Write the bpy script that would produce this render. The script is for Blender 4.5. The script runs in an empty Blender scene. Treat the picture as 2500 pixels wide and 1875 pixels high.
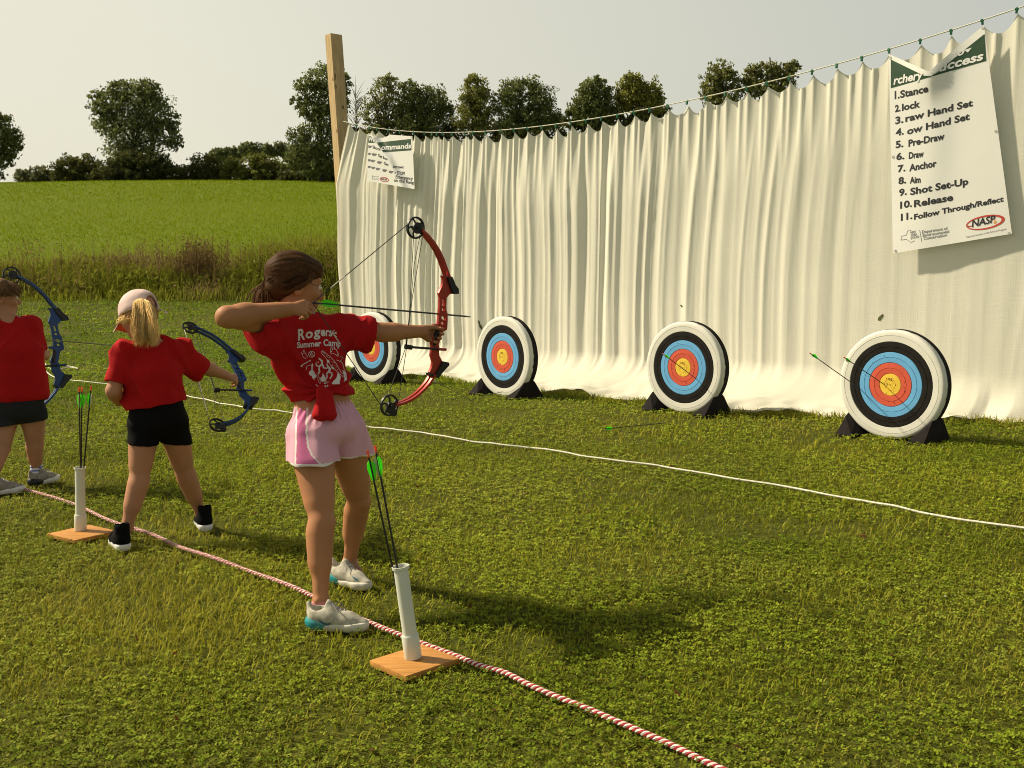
import bpy, bmesh, math, random
import numpy as np
from mathutils import Vector, Matrix
from mathutils.bvhtree import BVHTree

random.seed(7)
rng = np.random.default_rng(11)
scene = bpy.context.scene
COL = scene.collection
R = math.radians

# ------------------------------------------------------------------ camera
CAM_H = 1.3
PITCH = math.atan((937.5 - 685.0) / 2500.0)
cam_d = bpy.data.cameras.new("camera")
cam_d.sensor_width = 36.0
cam_d.lens = 36.0
cam_d.clip_start = 0.05
cam_d.clip_end = 3000.0
cam = bpy.data.objects.new("camera", cam_d)
cam.location = (0, 0, CAM_H)
cam.rotation_euler = (math.pi / 2 - PITCH, 0, 0)
COL.objects.link(cam)
scene.camera = cam

# ------------------------------------------------------------------ sky, sun, exposure
SUN_EL = 42.0
SUN_TO = Vector((1.0, -0.27, 0)).normalized()          # the way the light travels over the ground
LDIR = Vector((SUN_TO.x * math.cos(R(SUN_EL)), SUN_TO.y * math.cos(R(SUN_EL)), -math.sin(R(SUN_EL))))
world = bpy.data.worlds.new("World")
scene.world = world
world.use_nodes = True
nt = world.node_tree
nt.nodes.clear()
wo = nt.nodes.new("ShaderNodeOutputWorld")
bg = nt.nodes.new("ShaderNodeBackground")
sky = nt.nodes.new("ShaderNodeTexSky")
sky.sky_type = 'NISHITA'
sky.sun_disc = False
sky.sun_elevation = R(SUN_EL)
sky.sun_rotation = math.atan2(-SUN_TO.x, -SUN_TO.y)
sky.air_density = 1.0
sky.dust_density = 6.0
sky.ozone_density = 1.0
bg.inputs['Strength'].default_value = 0.10
# smoke veil over the sky: pale cream towards the sun, greyer away from it
tc = nt.nodes.new("ShaderNodeTexCoord")
dot = nt.nodes.new("ShaderNodeVectorMath"); dot.operation = 'DOT_PRODUCT'
dot.inputs[1].default_value = (-0.88, 0.42, -0.22)
nt.links.new(tc.outputs['Generated'], dot.inputs[0])
mr = nt.nodes.new("ShaderNodeMapRange")
mr.inputs['From Min'].default_value = -0.35
mr.inputs['From Max'].default_value = 0.95
nt.links.new(dot.outputs['Value'], mr.inputs['Value'])
ramp = nt.nodes.new("ShaderNodeValToRGB")
ramp.color_ramp.elements[0].position = 0.05
ramp.color_ramp.elements[0].color = (3.75, 3.9, 3.5, 1)
ramp.color_ramp.elements[1].position = 0.75
ramp.color_ramp.elements[1].color = (6.2, 5.95, 4.75, 1)
nt.links.new(mr.outputs['Result'], ramp.inputs['Fac'])
mx = nt.nodes.new("ShaderNodeMix"); mx.data_type = 'RGBA'
mx.inputs['Factor'].default_value = 0.86
nt.links.new(sky.outputs['Color'], mx.inputs['A'])
nt.links.new(ramp.outputs['Color'], mx.inputs['B'])
# sky stays bright low down; above the view it is dimmed to cut ambient fill
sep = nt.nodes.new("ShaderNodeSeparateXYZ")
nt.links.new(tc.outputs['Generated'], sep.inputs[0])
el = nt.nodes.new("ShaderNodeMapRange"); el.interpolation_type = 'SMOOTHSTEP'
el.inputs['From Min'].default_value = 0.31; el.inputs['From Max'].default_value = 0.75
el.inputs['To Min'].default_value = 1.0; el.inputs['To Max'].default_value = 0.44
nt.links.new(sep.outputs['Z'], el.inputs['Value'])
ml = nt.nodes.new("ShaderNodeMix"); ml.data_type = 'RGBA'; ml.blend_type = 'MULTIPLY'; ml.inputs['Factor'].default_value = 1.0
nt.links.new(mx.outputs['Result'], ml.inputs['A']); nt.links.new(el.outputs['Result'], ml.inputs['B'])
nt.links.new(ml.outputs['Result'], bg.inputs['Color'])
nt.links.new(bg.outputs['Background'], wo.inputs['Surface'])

sun_d = bpy.data.lights.new("sun", 'SUN')
sun_d.energy = 4.6
sun_d.angle = R(2.2)
sun_d.color = (1.0, 0.875, 0.64)
sun = bpy.data.objects.new("sun", sun_d)
sun.rotation_euler = LDIR.to_track_quat('-Z', 'Y').to_euler()
sun.location = (-20, 8, 18)
COL.objects.link(sun)

scene.view_settings.view_transform = 'Standard'
scene.view_settings.look = 'None'
scene.view_settings.exposure = 0.46
scene.view_settings.gamma = 1.0
scene.render.engine = 'CYCLES'
scene.cycles.max_bounces = 6
scene.cycles.diffuse_bounces = 3
scene.cycles.transparent_max_bounces = 6
scene.cycles.use_denoising = True
scene.cycles.filter_width = 1.0

# ------------------------------------------------------------------ picture-measure helpers (photo pixels -> places on rays)
FWD = Vector((0, math.cos(PITCH), -math.sin(PITCH)))
UPV = Vector((0, math.sin(PITCH), math.cos(PITCH)))
CAMP = Vector((0, 0, CAM_H))
K = 2500.0 / 2212.0

def ray(px, py):
    return (FWD + Vector((1, 0, 0)) * ((px - 1250) / 2500.0) + UPV * (-(py - 937.5) / 2500.0))

def at(px, py, Y):
    d = ray(px, py)
    return CAMP + d * (Y / d.y)

def gnd(px, py, z=0.0):
    d = ray(px, py)
    return CAMP + d * ((z - CAM_H) / d.z)

def Z1(x, y, Y): return at(480 + x / 2.37, 500 + y / 2.37, Y)
def Z2(x, y, Y): return at(600 + x / 2.2117, 950 + y / 2.2117, Y)
def Z3(x, y, Y): return at(x / 2.0743, 600 + y / 2.0743, Y)
def D(x, y, Y): return at(x * K, y * K, Y)
def proj(p):
    d = Vector(p) - CAMP
    f = d.dot(FWD)
    return (1250 + 2500 * d.x / f, 937.5 - 2500 * d.dot(UPV) / f)

# ------------------------------------------------------------------ noise
def _hash(i, j, k, seed):
    n = (i * 374761393 + j * 668265263 + k * 2147483647 + seed * 1274126177).astype(np.int64)
    n = (n ^ (n >> 13)) * 1274126177
    n = n ^ (n >> 16)
    return (n & 0xFFFF).astype(np.float32) / 65535.0 * 2 - 1

def vn(x, y, z, seed=0):
    x, y, z = np.broadcast_arrays(np.asarray(x, np.float32), np.asarray(y, np.float32), np.asarray(z, np.float32))
    i = np.floor(x).astype(np.int64); j = np.floor(y).astype(np.int64); k = np.floor(z).astype(np.int64)
    u = x - i; v = y - j; w = z - k
    u = u * u * (3 - 2 * u); v = v * v * (3 - 2 * v); w = w * w * (3 - 2 * w)
    r = 0
    for a in (0, 1):
        for b in (0, 1):
            for c in (0, 1):
                r = r + _hash(i + a, j + b, k + c, seed) * (u if a else 1 - u) * (v if b else 1 - v) * (w if c else 1 - w)
    return r

def fbm(x, y, z, seed=0, o=3):
    r = 0; a = 1.0; f = 1.0
    for q in range(o):
        r = r + a * vn(np.asarray(x) * f, np.asarray(y) * f, np.asarray(z) * f, seed + q)
        a *= 0.5; f *= 2.03
    return r

def sstep(a, b, x):
    t = np.clip((np.asarray(x, float) - a) / (b - a), 0, 1)
    return t * t * (3 - 2 * t)

# ------------------------------------------------------------------ materials
def pbr(name, col, rough=0.6, var=0.12, scale=20.0, bump=0.0, bscale=200.0, metal=0.0, spec=0.5, sss=0.0, sheen=0.0, trans=0.0, stretch=(1, 1, 1), coat=0.0, bdist=0.002, attr=False, col2=None):
    m = bpy.data.materials.new(name)
    m.use_nodes = True
    t = m.node_tree
    b = t.nodes['Principled BSDF']
    b.inputs['Roughness'].default_value = rough
    b.inputs['Metallic'].default_value = metal
    b.inputs['Specular IOR Level'].default_value = spec
    if sss:
        b.inputs['Subsurface Weight'].default_value = sss
        b.inputs['Subsurface Radius'].default_value = (0.012, 0.005, 0.003)
        b.inputs['Subsurface Scale'].default_value = 1.0
    if sheen:
        b.inputs['Sheen Weight'].default_value = sheen
        b.inputs['Sheen Roughness'].default_value = 0.5
    if coat:
        b.inputs['Coat Weight'].default_value = coat
    co = t.nodes.new('ShaderNodeTexCoord')
    mp = t.nodes.new('ShaderNodeMapping')
    mp.inputs['Scale'].default_value = stretch
    t.links.new(co.outputs['Object'], mp.inputs['Vector'])
    nz = t.nodes.new('ShaderNodeTexNoise')
    nz.inputs['Scale'].default_value = scale
    nz.inputs['Detail'].default_value = 5
    t.links.new(mp.outputs['Vector'], nz.inputs['Vector'])
    if attr:
        at_ = t.nodes.new('ShaderNodeVertexColor'); at_.layer_name = 'col'
        src = at_.outputs['Color']
        mul = t.nodes.new('ShaderNodeMix'); mul.data_type = 'RGBA'; mul.blend_type = 'MULTIPLY'
        mul.inputs['Factor'].default_value = 1.0
        t.links.new(src, mul.inputs['A'])
        mul.inputs['B'].default_value = (*col, 1)
        cs = mul.outputs['Result']
    else:
        rp = t.nodes.new('ShaderNodeValToRGB')
        c2 = col2 or tuple(min(1, c * (1 + var)) for c in col)
        c1 = tuple(c * (1 - var) for c in col)
        rp.color_ramp.elements[0].position = 0.3; rp.color_ramp.elements[0].color = (*c1, 1)
        rp.color_ramp.elements[1].position = 0.7; rp.color_ramp.elements[1].color = (*c2, 1)
        t.links.new(nz.outputs['Fac'], rp.inputs['Fac'])
        cs = rp.outputs['Color']
    t.links.new(cs, b.inputs['Base Color'])
    if bump:
        n2 = t.nodes.new('ShaderNodeTexNoise'); n2.inputs['Scale'].default_value = bscale; n2.inputs['Detail'].default_value = 3
        t.links.new(mp.outputs['Vector'], n2.inputs['Vector'])
        bp = t.nodes.new('ShaderNodeBump'); bp.inputs['Strength'].default_value = bump; bp.inputs['Distance'].default_value = bdist
        t.links.new(n2.outputs['Fac'], bp.inputs['Height'])
        t.links.new(bp.outputs['Normal'], b.inputs['Normal'])
    if trans:
        tr = t.nodes.new('ShaderNodeBsdfTranslucent')
        t.links.new(cs, tr.inputs['Color'])
        ms = t.nodes.new('ShaderNodeMixShader'); ms.inputs['Fac'].default_value = trans
        o = t.nodes['Material Output']
        t.links.new(b.outputs['BSDF'], ms.inputs[1]); t.links.new(tr.outputs['BSDF'], ms.inputs[2])
        t.links.new(ms.outputs['Shader'], o.inputs['Surface'])
    return m

# ------------------------------------------------------------------ object helpers
WO = {}          # world origin of every object made here (roots carry no rotation while building)

def tag(o, label=None, cat=None, group=None, kind=None):
    if label: o['label'] = label
    if cat: o['category'] = cat
    if group: o['group'] = group
    if kind: o['kind'] = kind
    return o

def thing(name, loc, label, cat, group=None):
    o = bpy.data.objects.new(name, None)
    o.empty_display_size = 0.1
    COL.objects.link(o)
    o.location = loc
    WO[o.name] = Vector(loc)
    return tag(o, label, cat, group)

def mk(name, verts, faces, mats, parent=None, smooth=True, origin=None, midx=None, cols=None):
    V = np.asarray([tuple(v) for v in verts] if not isinstance(verts, np.ndarray) else verts, dtype=np.float64)
    if parent is not None:
        org = WO[parent.name]
    else:
        org = Vector(origin) if origin is not None else Vector((0, 0, 0))
    V = V - np.array(org)
    me = bpy.data.meshes.new(name)
    if isinstance(faces, np.ndarray):
        nf, k = faces.shape
        me.vertices.add(len(V)); me.vertices.foreach_set('co', V.ravel().astype(np.float32))
        me.loops.add(nf * k); me.loops.foreach_set('vertex_index', faces.ravel().astype(np.int32))
        me.polygons.add(nf); me.polygons.foreach_set('loop_start', np.arange(0, nf * k, k, dtype=np.int32))
        me.update(calc_edges=True)
    else:
        me.from_pydata([tuple(v) for v in V], [], [tuple(int(i) for i in f) for f in faces])
        me.update()
    for m in (mats if isinstance(mats, (list, tuple)) else [mats]):
        me.materials.append(m)
    if smooth:
        me.polygons.foreach_set('use_smooth', np.ones(len(me.polygons), dtype=bool))
    if midx is not None:
        me.polygons.foreach_set('material_index', np.asarray(midx, dtype=np.int32))
    if cols is not None:
        ca = me.color_attributes.new('col', 'FLOAT_COLOR', 'POINT')
        c = np.ones((len(V), 4), np.float32); c[:, :3] = cols
        ca.data.foreach_set('color', c.ravel())
    me.update()
    o = bpy.data.objects.new(name, me)
    COL.objects.link(o)
    if parent is not None:
        o.parent = parent
    else:
        o.location = org
    WO[o.name] = org
    return o

def dup(o, loc=None, rot=None, parent=None):
    c = o.copy(); COL.objects.link(c)
    if parent is not None: c.parent = parent
    if loc is not None: c.location = loc
    if rot is not None: c.rotation_euler = rot
    for ch in list(o.children):
        dup(ch, parent=c)
    return c

class MB:
    def __init__(s): s.v = []; s.f = []; s.m = []
    def add(s, verts, faces, mi=0):
        b = len(s.v)
        s.v += [Vector(v) for v in verts]
        s.f += [tuple(i + b for i in f) for f in faces]
        s.m += [mi] * len(faces)
    def tube(s, pts, rad, seg=8, cap=True, mi=0, flat=None):
        pts = [Vector(p) for p in pts]
        n = len(pts)
        rad = rad if isinstance(rad, (list, tuple)) else [rad] * n
        up = Vector((0, 0, 1))
        vs = []; prev = None
        for i, p in enumerate(pts):
            t = (pts[min(i + 1, n - 1)] - pts[max(i - 1, 0)]).normalized()
            if prev is None:
                a = up if abs(t.dot(up)) < 0.95 else Vector((1, 0, 0))
                u = t.cross(a).normalized()
            else:
                u = (prev - t * prev.dot(t)).normalized()
            prev = u
            w = t.cross(u)
            for k in range(seg):
                an = 2 * math.pi * k / seg
                vs.append(p + (u * math.cos(an) + w * math.sin(an) * (flat or 1)) * rad[i])
        fs = []
        for i in range(n - 1):
            for k in range(seg):
                k2 = (k + 1) % seg
                fs.append((i * seg + k, i * seg + k2, (i + 1) * seg + k2, (i + 1) * seg + k))
        if cap:
            fs.append(tuple(range(seg - 1, -1, -1)))
            fs.append(tuple((n - 1) * seg + k for k in range(seg)))
        s.add(vs, fs, mi)
    def box(s, c, ax, ay, az, bev=0.0, mi=0):
        """box with half-extent vectors, chamfered corners when bev > 0"""
        c = Vector(c); ax, ay, az = Vector(ax), Vector(ay), Vector(az)
        if bev <= 0:
            vs = [c + ax * i + ay * j + az * k for i in (-1, 1) for j in (-1, 1) for k in (-1, 1)]
            s.add(vs, [(0, 1, 3, 2), (4, 6, 7, 5), (0, 4, 5, 1), (2, 3, 7, 6), (0, 2, 6, 4), (1, 5, 7, 3)], mi)
            return
        bm = bmesh.new()
        r = bmesh.ops.create_cube(bm, size=2.0)
        L = (ax.length, ay.length, az.length)
        for v in bm.verts: v.co = Vector((v.co.x * L[0], v.co.y * L[1], v.co.z * L[2]))
        bmesh.ops.bevel(bm, geom=bm.edges[:], offset=bev, segments=2, affect='EDGES', profile=0.6)
        u, w, z = ax.normalized(), ay.normalized(), az.normalized()
        bm.verts.index_update()
        s.add([c + u * v.co.x + w * v.co.y + z * v.co.z for v in bm.verts], [[v.index for v in f.verts] for f in bm.faces], mi)
        bm.free()
    def lathe(s, c, axis, prof, seg=24, mi=0, closed=False, ref=None):
        """prof: list of (distance along axis, radius)"""
        c = Vector(c); a = Vector(axis).normalized()
        rf = Vector(ref) if ref else (Vector((0, 0, 1)) if abs(a.z) < 0.9 else Vector((1, 0, 0)))
        u = a.cross(rf).normalized(); w = a.cross(u)
        n = len(prof); vs = []
        for d, r in prof:
            for k in range(seg):
                an = 2 * math.pi * k / seg
                vs.append(c + a * d + (u * math.cos(an) + w * math.sin(an)) * max(r, 1e-5))
        fs = []
        for i in range(n if closed else n - 1):
            i2 = (i + 1) % n
            for k in range(seg):
                k2 = (k + 1) % seg
                fs.append((i * seg + k, i2 * seg + k, i2 * seg + k2, i * seg + k2))
        s.add(vs, fs, mi)
    def prism(s, poly, o, ux, uy, th, mi=0):
        """poly 2D ring extruded by +-th/2 along ux x uy"""
        ux = Vector(ux); uy = Vector(uy); n = ux.cross(uy).normalized()
        o = Vector(o); k = len(poly)
        vs = [o + ux * x + uy * y + n * (th / 2) for x, y in poly] + [o + ux * x + uy * y - n * (th / 2) for x, y in poly]
        fs = [tuple(range(k)), tuple(range(2 * k - 1, k - 1, -1))]
        for i in range(k):
            j = (i + 1) % k
            fs.append((i, i + k, j + k, j))
        s.add(vs, fs, mi)
    def build(s, name, mats, parent=None, smooth=True, origin=None):
        o = mk(name, s.v, s.f, mats, parent, smooth, origin, s.m)
        me = o.data
        bm = bmesh.new(); bm.from_mesh(me)
        bmesh.ops.recalc_face_normals(bm, faces=bm.faces[:])
        bm.to_mesh(me); bm.free()
        if smooth:
            try: me.set_sharp_from_angle(angle=R(38))
            except Exception: pass
        return o

# ------------------------------------------------------------------ signed-distance modelling (smooth bodies and cloth)
class Sdf:
    def __init__(s): s.ops = []; s.planes = []
    @staticmethod
    def _v(p): return np.array(tuple(p), dtype=np.float64)
    def cone(s, a, b, ra, rb=None, k=0.012, sub=False, cut=None):
        a, b = s._v(a), s._v(b); rb = ra if rb is None else rb
        if cut is not None:
            cp_, cn_ = s._v(cut[0]), s._v(cut[1]); cn_ = cn_ / np.linalg.norm(cn_)
        m = max(ra, rb)
        def fn(x, y, z):
            ab = b - a; L2 = max(ab @ ab, 1e-9)
            t = np.clip(((x - a[0]) * ab[0] + (y - a[1]) * ab[1] + (z - a[2]) * ab[2]) / L2, 0, 1)
            d = np.sqrt((x - a[0] - t * ab[0]) ** 2 + (y - a[1] - t * ab[1]) ** 2 + (z - a[2] - t * ab[2]) ** 2) - (ra + (rb - ra) * t)
            if cut is not None: d = np.maximum(d, (x - cp_[0]) * cn_[0] + (y - cp_[1]) * cn_[1] + (z - cp_[2]) * cn_[2])
            return d
        s.ops.append((np.minimum(a, b) - m, np.maximum(a, b) + m, fn, k, sub)); return s
    def chain(s, pts, rad, k=0.012, sub=False):
        for i in range(len(pts) - 1): s.cone(pts[i], pts[i + 1], rad[i], rad[i + 1], k, sub)
        return s
    def ell(s, c, rad, ax=None, k=0.012, sub=False):
        c = s._v(c); rad = np.array(rad, float)
        A = np.array([tuple(v) for v in ax], float) if ax is not None else np.eye(3)
        m = rad.max()
        def fn(x, y, z):
            q = [(x - c[0]) * A[i][0] + (y - c[1]) * A[i][1] + (z - c[2]) * A[i][2] for i in range(3)]
            k0 = np.sqrt(sum((q[i] / rad[i]) ** 2 for i in range(3)))
            k1 = np.sqrt(sum((q[i] / rad[i] ** 2) ** 2 for i in range(3))) + 1e-6
            return k0 * (k0 - 1) / k1
        s.ops.append((c - m, c + m, fn, k, sub)); return s
    def econe(s, a, b, ra, rb, side, k=0.03, sub=False):
        """tapered body of elliptic section; ra, rb = (half-width along side, half-depth)"""
        a, b = s._v(a), s._v(b)
        ab = b - a; L = np.linalg.norm(ab); n = ab / L
        sd = s._v(side); sd = sd - n * (sd @ n); sd /= np.linalg.norm(sd)
        fr = np.cross(n, sd); m = max(ra + rb)
        def fn(x, y, z):
            px, py, pz = x - a[0], y - a[1], z - a[2]
            l = px * n[0] + py * n[1] + pz * n[2]
            t = np.clip(l / L, 0, 1)
            lo = l - t * L
            q = px * sd[0] + py * sd[1] + pz * sd[2]
            f = px * fr[0] + py * fr[1] + pz * fr[2]
            w = ra[0] + (rb[0] - ra[0]) * t; d = ra[1] + (rb[1] - ra[1]) * t
            e = np.minimum(w, d) * 0.8
            k0 = np.sqrt((q / w) ** 2 + (f / d) ** 2 + (lo / e) ** 2)
            k1 = np.sqrt((q / w ** 2) ** 2 + (f / d ** 2) ** 2 + (lo / e ** 2) ** 2) + 1e-6
            return k0 * (k0 - 1) / k1
        s.ops.append((np.minimum(a, b) - m, np.maximum(a, b) + m, fn, k, sub)); return s
    def plane(s, p, n):
        """keep only the side the normal points away from"""
        p = s._v(p); n = s._v(n); n = n / np.linalg.norm(n)
        s.ops.append((None, None, lambda x, y, z: (x - p[0]) * n[0] + (y - p[1]) * n[1] + (z - p[2]) * n[2], 0, 'cut')); return s
    def mesh(s, h=0.005, noise=None, smooth=2):
        lo = np.min([o[0] for o in s.ops if o[0] is not None and not o[4]], axis=0) - 0.03
        hi = np.max([o[1] for o in s.ops if o[1] is not None and not o[4]], axis=0) + 0.03
        n = np.ceil((hi - lo) / h).astype(int) + 1
        F = np.full(n, 0.5, np.float32)
        ax = [(lo[i] + h * np.arange(n[i])).astype(np.float32) for i in range(3)]
        def grid(sl): return ax[0][sl[0]][:, None, None], ax[1][sl[1]][None, :, None], ax[2][sl[2]][None, None, :]
        for (l, u, fn, k, sub) in s.ops:
            if sub == 'cut':
                sl = (slice(0, n[0]), slice(0, n[1]), slice(0, n[2]))
                d = fn(*grid(sl)).astype(np.float32)
                np.maximum(F, d, out=F)
                continue
            m = k + 4 * h
            i0 = np.clip(np.floor((l - m - lo) / h).astype(int), 0, n - 1); i1 = np.clip(np.ceil((u + m - lo) / h).astype(int) + 1, 1, n)
            if np.any(i1 <= i0): continue
            sl = tuple(slice(a, b) for a, b in zip(i0, i1))
            d = fn(*grid(sl)).astype(np.float32)
            f = F[sl]
            if sub:
                d = -d
                if k > 0:
                    hh = np.clip(0.5 - 0.5 * (d - f) / k, 0, 1)
                    F[sl] = f * hh + d * (1 - hh) + k * hh * (1 - hh)
                    F[sl] = np.maximum(F[sl], np.maximum(f, d) - 0)
                else: F[sl] = np.maximum(f, d)
            else:
                hh = np.clip(0.5 + 0.5 * (d - f) / max(k, 1e-5), 0, 1)
                F[sl] = d * (1 - hh) + f * hh - k * hh * (1 - hh)
        if noise is not None:
            idx = np.nonzero(np.abs(F) < 0.03)
            F[idx] += noise(ax[0][idx[0]], ax[1][idx[1]], ax[2][idx[2]]).astype(np.float32)
        V, Q = nets(F, lo, h)
        for _ in range(smooth):
            e = np.concatenate([Q[:, [0, 1]], Q[:, [1, 2]], Q[:, [2, 3]], Q[:, [3, 0]]])
            cnt = np.bincount(e[:, 0], minlength=len(V)) + np.bincount(e[:, 1], minlength=len(V))
            acc = np.stack([np.bincount(e[:, 0], V[e[:, 1], i], len(V)) + np.bincount(e[:, 1], V[e[:, 0], i], len(V)) for i in range(3)], 1)
            V = 0.5 * V + 0.5 * acc / np.maximum(cnt, 1)[:, None]
        return V, Q

def nets(F, lo, h):
    S = F < 0
    n = np.array(F.shape) - 1
    cnt = np.zeros(n, np.uint8)
    C = [(i, j, k) for i in (0, 1) for j in (0, 1) for k in (0, 1)]
    for i, j, k in C: cnt += S[i:i + n[0], j:j + n[1], k:k + n[2]]
    mask = (cnt > 0) & (cnt < 8)
    I = np.argwhere(mask)
    vid = np.full(n, -1, np.int32); vid[mask] = np.arange(len(I), dtype=np.int32)
    val = {c: F[I[:, 0] + c[0], I[:, 1] + c[1], I[:, 2] + c[2]].astype(np.float64) for c in C}
    P = np.zeros((len(I), 3)); W = np.zeros(len(I))
    for c in C:
        for a in range(3):
            if c[a] == 0:
                d = list(c); d[a] = 1; d = tuple(d)
                A, B = val[c], val[d]
                cr = (A < 0) != (B < 0)
                t = np.where(cr, A / np.where(cr, A - B, 1), 0)
                p = np.tile(np.array(c, float), (len(I), 1)); p[:, a] += t
                P[cr] += p[cr]; W[cr] += 1
    V = lo + h * (I + P / np.maximum(W, 1)[:, None])
    Q = []
    for a in range(3):
        b, c = (a + 1) % 3, (a + 2) % 3
        s0 = [slice(1, -1)] * 3; s1 = [slice(1, -1)] * 3
        s0[a] = slice(0, -1); s1[a] = slice(1, None)
        A, B = S[tuple(s0)], S[tuple(s1)]
        E = np.argwhere(A != B)
        if not len(E): continue
        ins = A[E[:, 0], E[:, 1], E[:, 2]]
        E[:, b] += 1; E[:, c] += 1
        def cell(db, dc):
            q = E.copy(); q[:, b] += db; q[:, c] += dc
            return vid[q[:, 0], q[:, 1], q[:, 2]]
        q = np.stack([cell(-1, -1), cell(0, -1), cell(0, 0), cell(-1, 0)], 1)
        q[~ins] = q[~ins][:, ::-1]
        Q.append(q)
    return V, np.concatenate(Q)

# ------------------------------------------------------------------ printing on surfaces
def bvh_of(*objs):
    vs = []; fs = []
    for o in objs:
        b = len(vs); w = WO[o.name]
        vs += [v.co + w for v in o.data.vertices]
        fs += [[i + b for i in p.vertices] for p in o.data.polygons]
    return BVHTree.FromPolygons(vs, fs)

def text_poly(s, bold=0.0, shear=0.0, spacing=1.0):
    cu = bpy.data.curves.new("lettering", 'FONT')
    cu.body = s; cu.offset = bold; cu.shear = shear; cu.resolution_u = 3; cu.fill_mode = 'FRONT'; cu.space_character = spacing
    o = bpy.data.objects.new("lettering", cu)
    COL.objects.link(o)
    bpy.context.view_layer.update()
    me = bpy.data.meshes.new_from_object(o.evaluated_get(bpy.context.evaluated_depsgraph_get()))
    V = [(v.co.x, v.co.y) for v in me.vertices]; F = [list(p.vertices) for p in me.polygons]
    bpy.data.objects.remove(o); bpy.data.curves.remove(cu); bpy.data.meshes.remove(me)
    x0 = min(v[0] for v in V); x1 = max(v[0] for v in V)
    return [((x - x0) / (x1 - x0), y / 0.69) for x, y in V], F

def text_px(s, start, end, cap, bold=0.01, shear=0.0, up=None, spacing=1.0):
    V, F = text_poly(s, bold, shear, spacing)
    sx, sy = start; ex, ey = end
    ux, uy = up if up else (0, -cap)
    return [(sx + (ex - sx) * x + ux * y, sy + (ey - sy) * x + uy * y) for x, y in V], F

def stroke_px(pts, w, closed=False):
    """2D ribbon along points, w wide"""
    n = len(pts); V = []; F = []
    for i, (x, y) in enumerate(pts):
        a = pts[(i - 1) % n] if closed else pts[max(i - 1, 0)]
        b = pts[(i + 1) % n] if closed else pts[min(i + 1, n - 1)]
        dx, dy = b[0] - a[0], b[1] - a[1]; l = math.hypot(dx, dy) or 1
        nx, ny = -dy / l * w / 2, dx / l * w / 2
        V += [(x + nx, y + ny), (x - nx, y - ny)]
    m = n if closed else n - 1
    for i in range(m):
        j = (i + 1) % n
        F.append([2 * i, 2 * i + 1, 2 * j + 1, 2 * j])
    return V, F

def oval(cx, cy, rx, ry, n=28, rot=0.0):
    c, s = math.cos(rot), math.sin(rot)
    return [(cx + rx * math.cos(a) * c - ry * math.sin(a) * s, cy + rx * math.cos(a) * s + ry * math.sin(a) * c) for a in (2 * math.pi * i / n for i in range(n))]

def print_on(name, shapes, tree, mat, parent, off=0.0015, maxlen=6.0, conv=None):
    """shapes: list of (2D verts in photo pixels, faces); printed on the surface the tree holds, as a thin film just above it"""
    bm = bmesh.new()
    for V, F in shapes:
        vs = [bm.verts.new(((conv(*v) if conv else v)[0], (conv(*v) if conv else v)[1], 0)) for v in V]
        for f in F:
            try: bm.faces.new([vs[i] for i in f])
            except ValueError: pass
    bmesh.ops.triangulate(bm, faces=bm.faces[:])
    for _ in range(6):
        es = [e for e in bm.edges if e.calc_length() > maxlen]
        if not es: break
        bmesh.ops.subdivide_edges(bm, edges=es, cuts=1)
        bmesh.ops.triangulate(bm, faces=bm.faces[:])
    bad = []
    for v in bm.verts:
        d = ray(v.co.x, v.co.y).normalized()
        hit, nrm, i, dist = tree.ray_cast(CAMP, d)
        if hit is None: bad.append(v); continue
        if nrm.dot(d) > 0: nrm = -nrm
        v.co = hit + nrm * off
    bmesh.ops.delete(bm, geom=bad, context='VERTS')
    bm.verts.index_update()
    o = mk(name, [v.co.copy() for v in bm.verts], [[v.index for v in f.verts] for f in bm.faces], mat, parent, smooth=True)
    bm.free()
    return o

def print_each(name, shapes, *a, **k):
    for s in shapes: print_on(name, [s], *a, **k)

def poly(pts): return (pts, [list(range(len(pts)))])
# ================================================================== SETTING
def gz(y):
    """height of the land: flat range, lawn rising behind it, then the hay field up to its crest"""
    y = np.asarray(y, float)
    z = np.where(y > 14, 0.95 * np.clip((y - 14) / 14, 0, 1) ** 1.7, 0)
    t = np.clip(y - 28, 0, 75)
    z = z + 0.116 * t + 0.00021 * t ** 2
    s = np.clip(y - 103, 0, 24)
    z = z + 0.1475 * s - 0.0036 * s ** 2
    z = z - 0.02 * np.clip(y - 127, 0, 300)
    return z

def gzf(y): return float(gz(y))

def sheet(name, x0, x1, y0, y1, nx, ny, mat, zoff=0.0, amp=0.0):
    xs = np.linspace(x0, x1, nx); ys = np.linspace(y0, y1, ny)
    X, Y = np.meshgrid(xs, ys, indexing='ij')
    Z = gz(Y) + zoff
    if amp: Z = Z + amp * fbm(X * 0.8, Y * 0.8, 0 * X, 5)
    if name == 'field': Z = Z + 0.15 * vn(X * .03, Y * .03, 0 * X, 6) * sstep(40, 80, Y) - .12 * sstep(-38, -60, X) * sstep(70, 110, Y)
    V = np.stack([X, Y, Z], -1).reshape(-1, 3)
    i = np.arange(nx - 1)[:, None] * ny + np.arange(ny - 1)[None, :]
    F = np.stack([i, i + ny, i + ny + 1, i + 1], -1).reshape(-1, 4)
    return tag(mk(name, V, F, mat), kind='structure')

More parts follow.
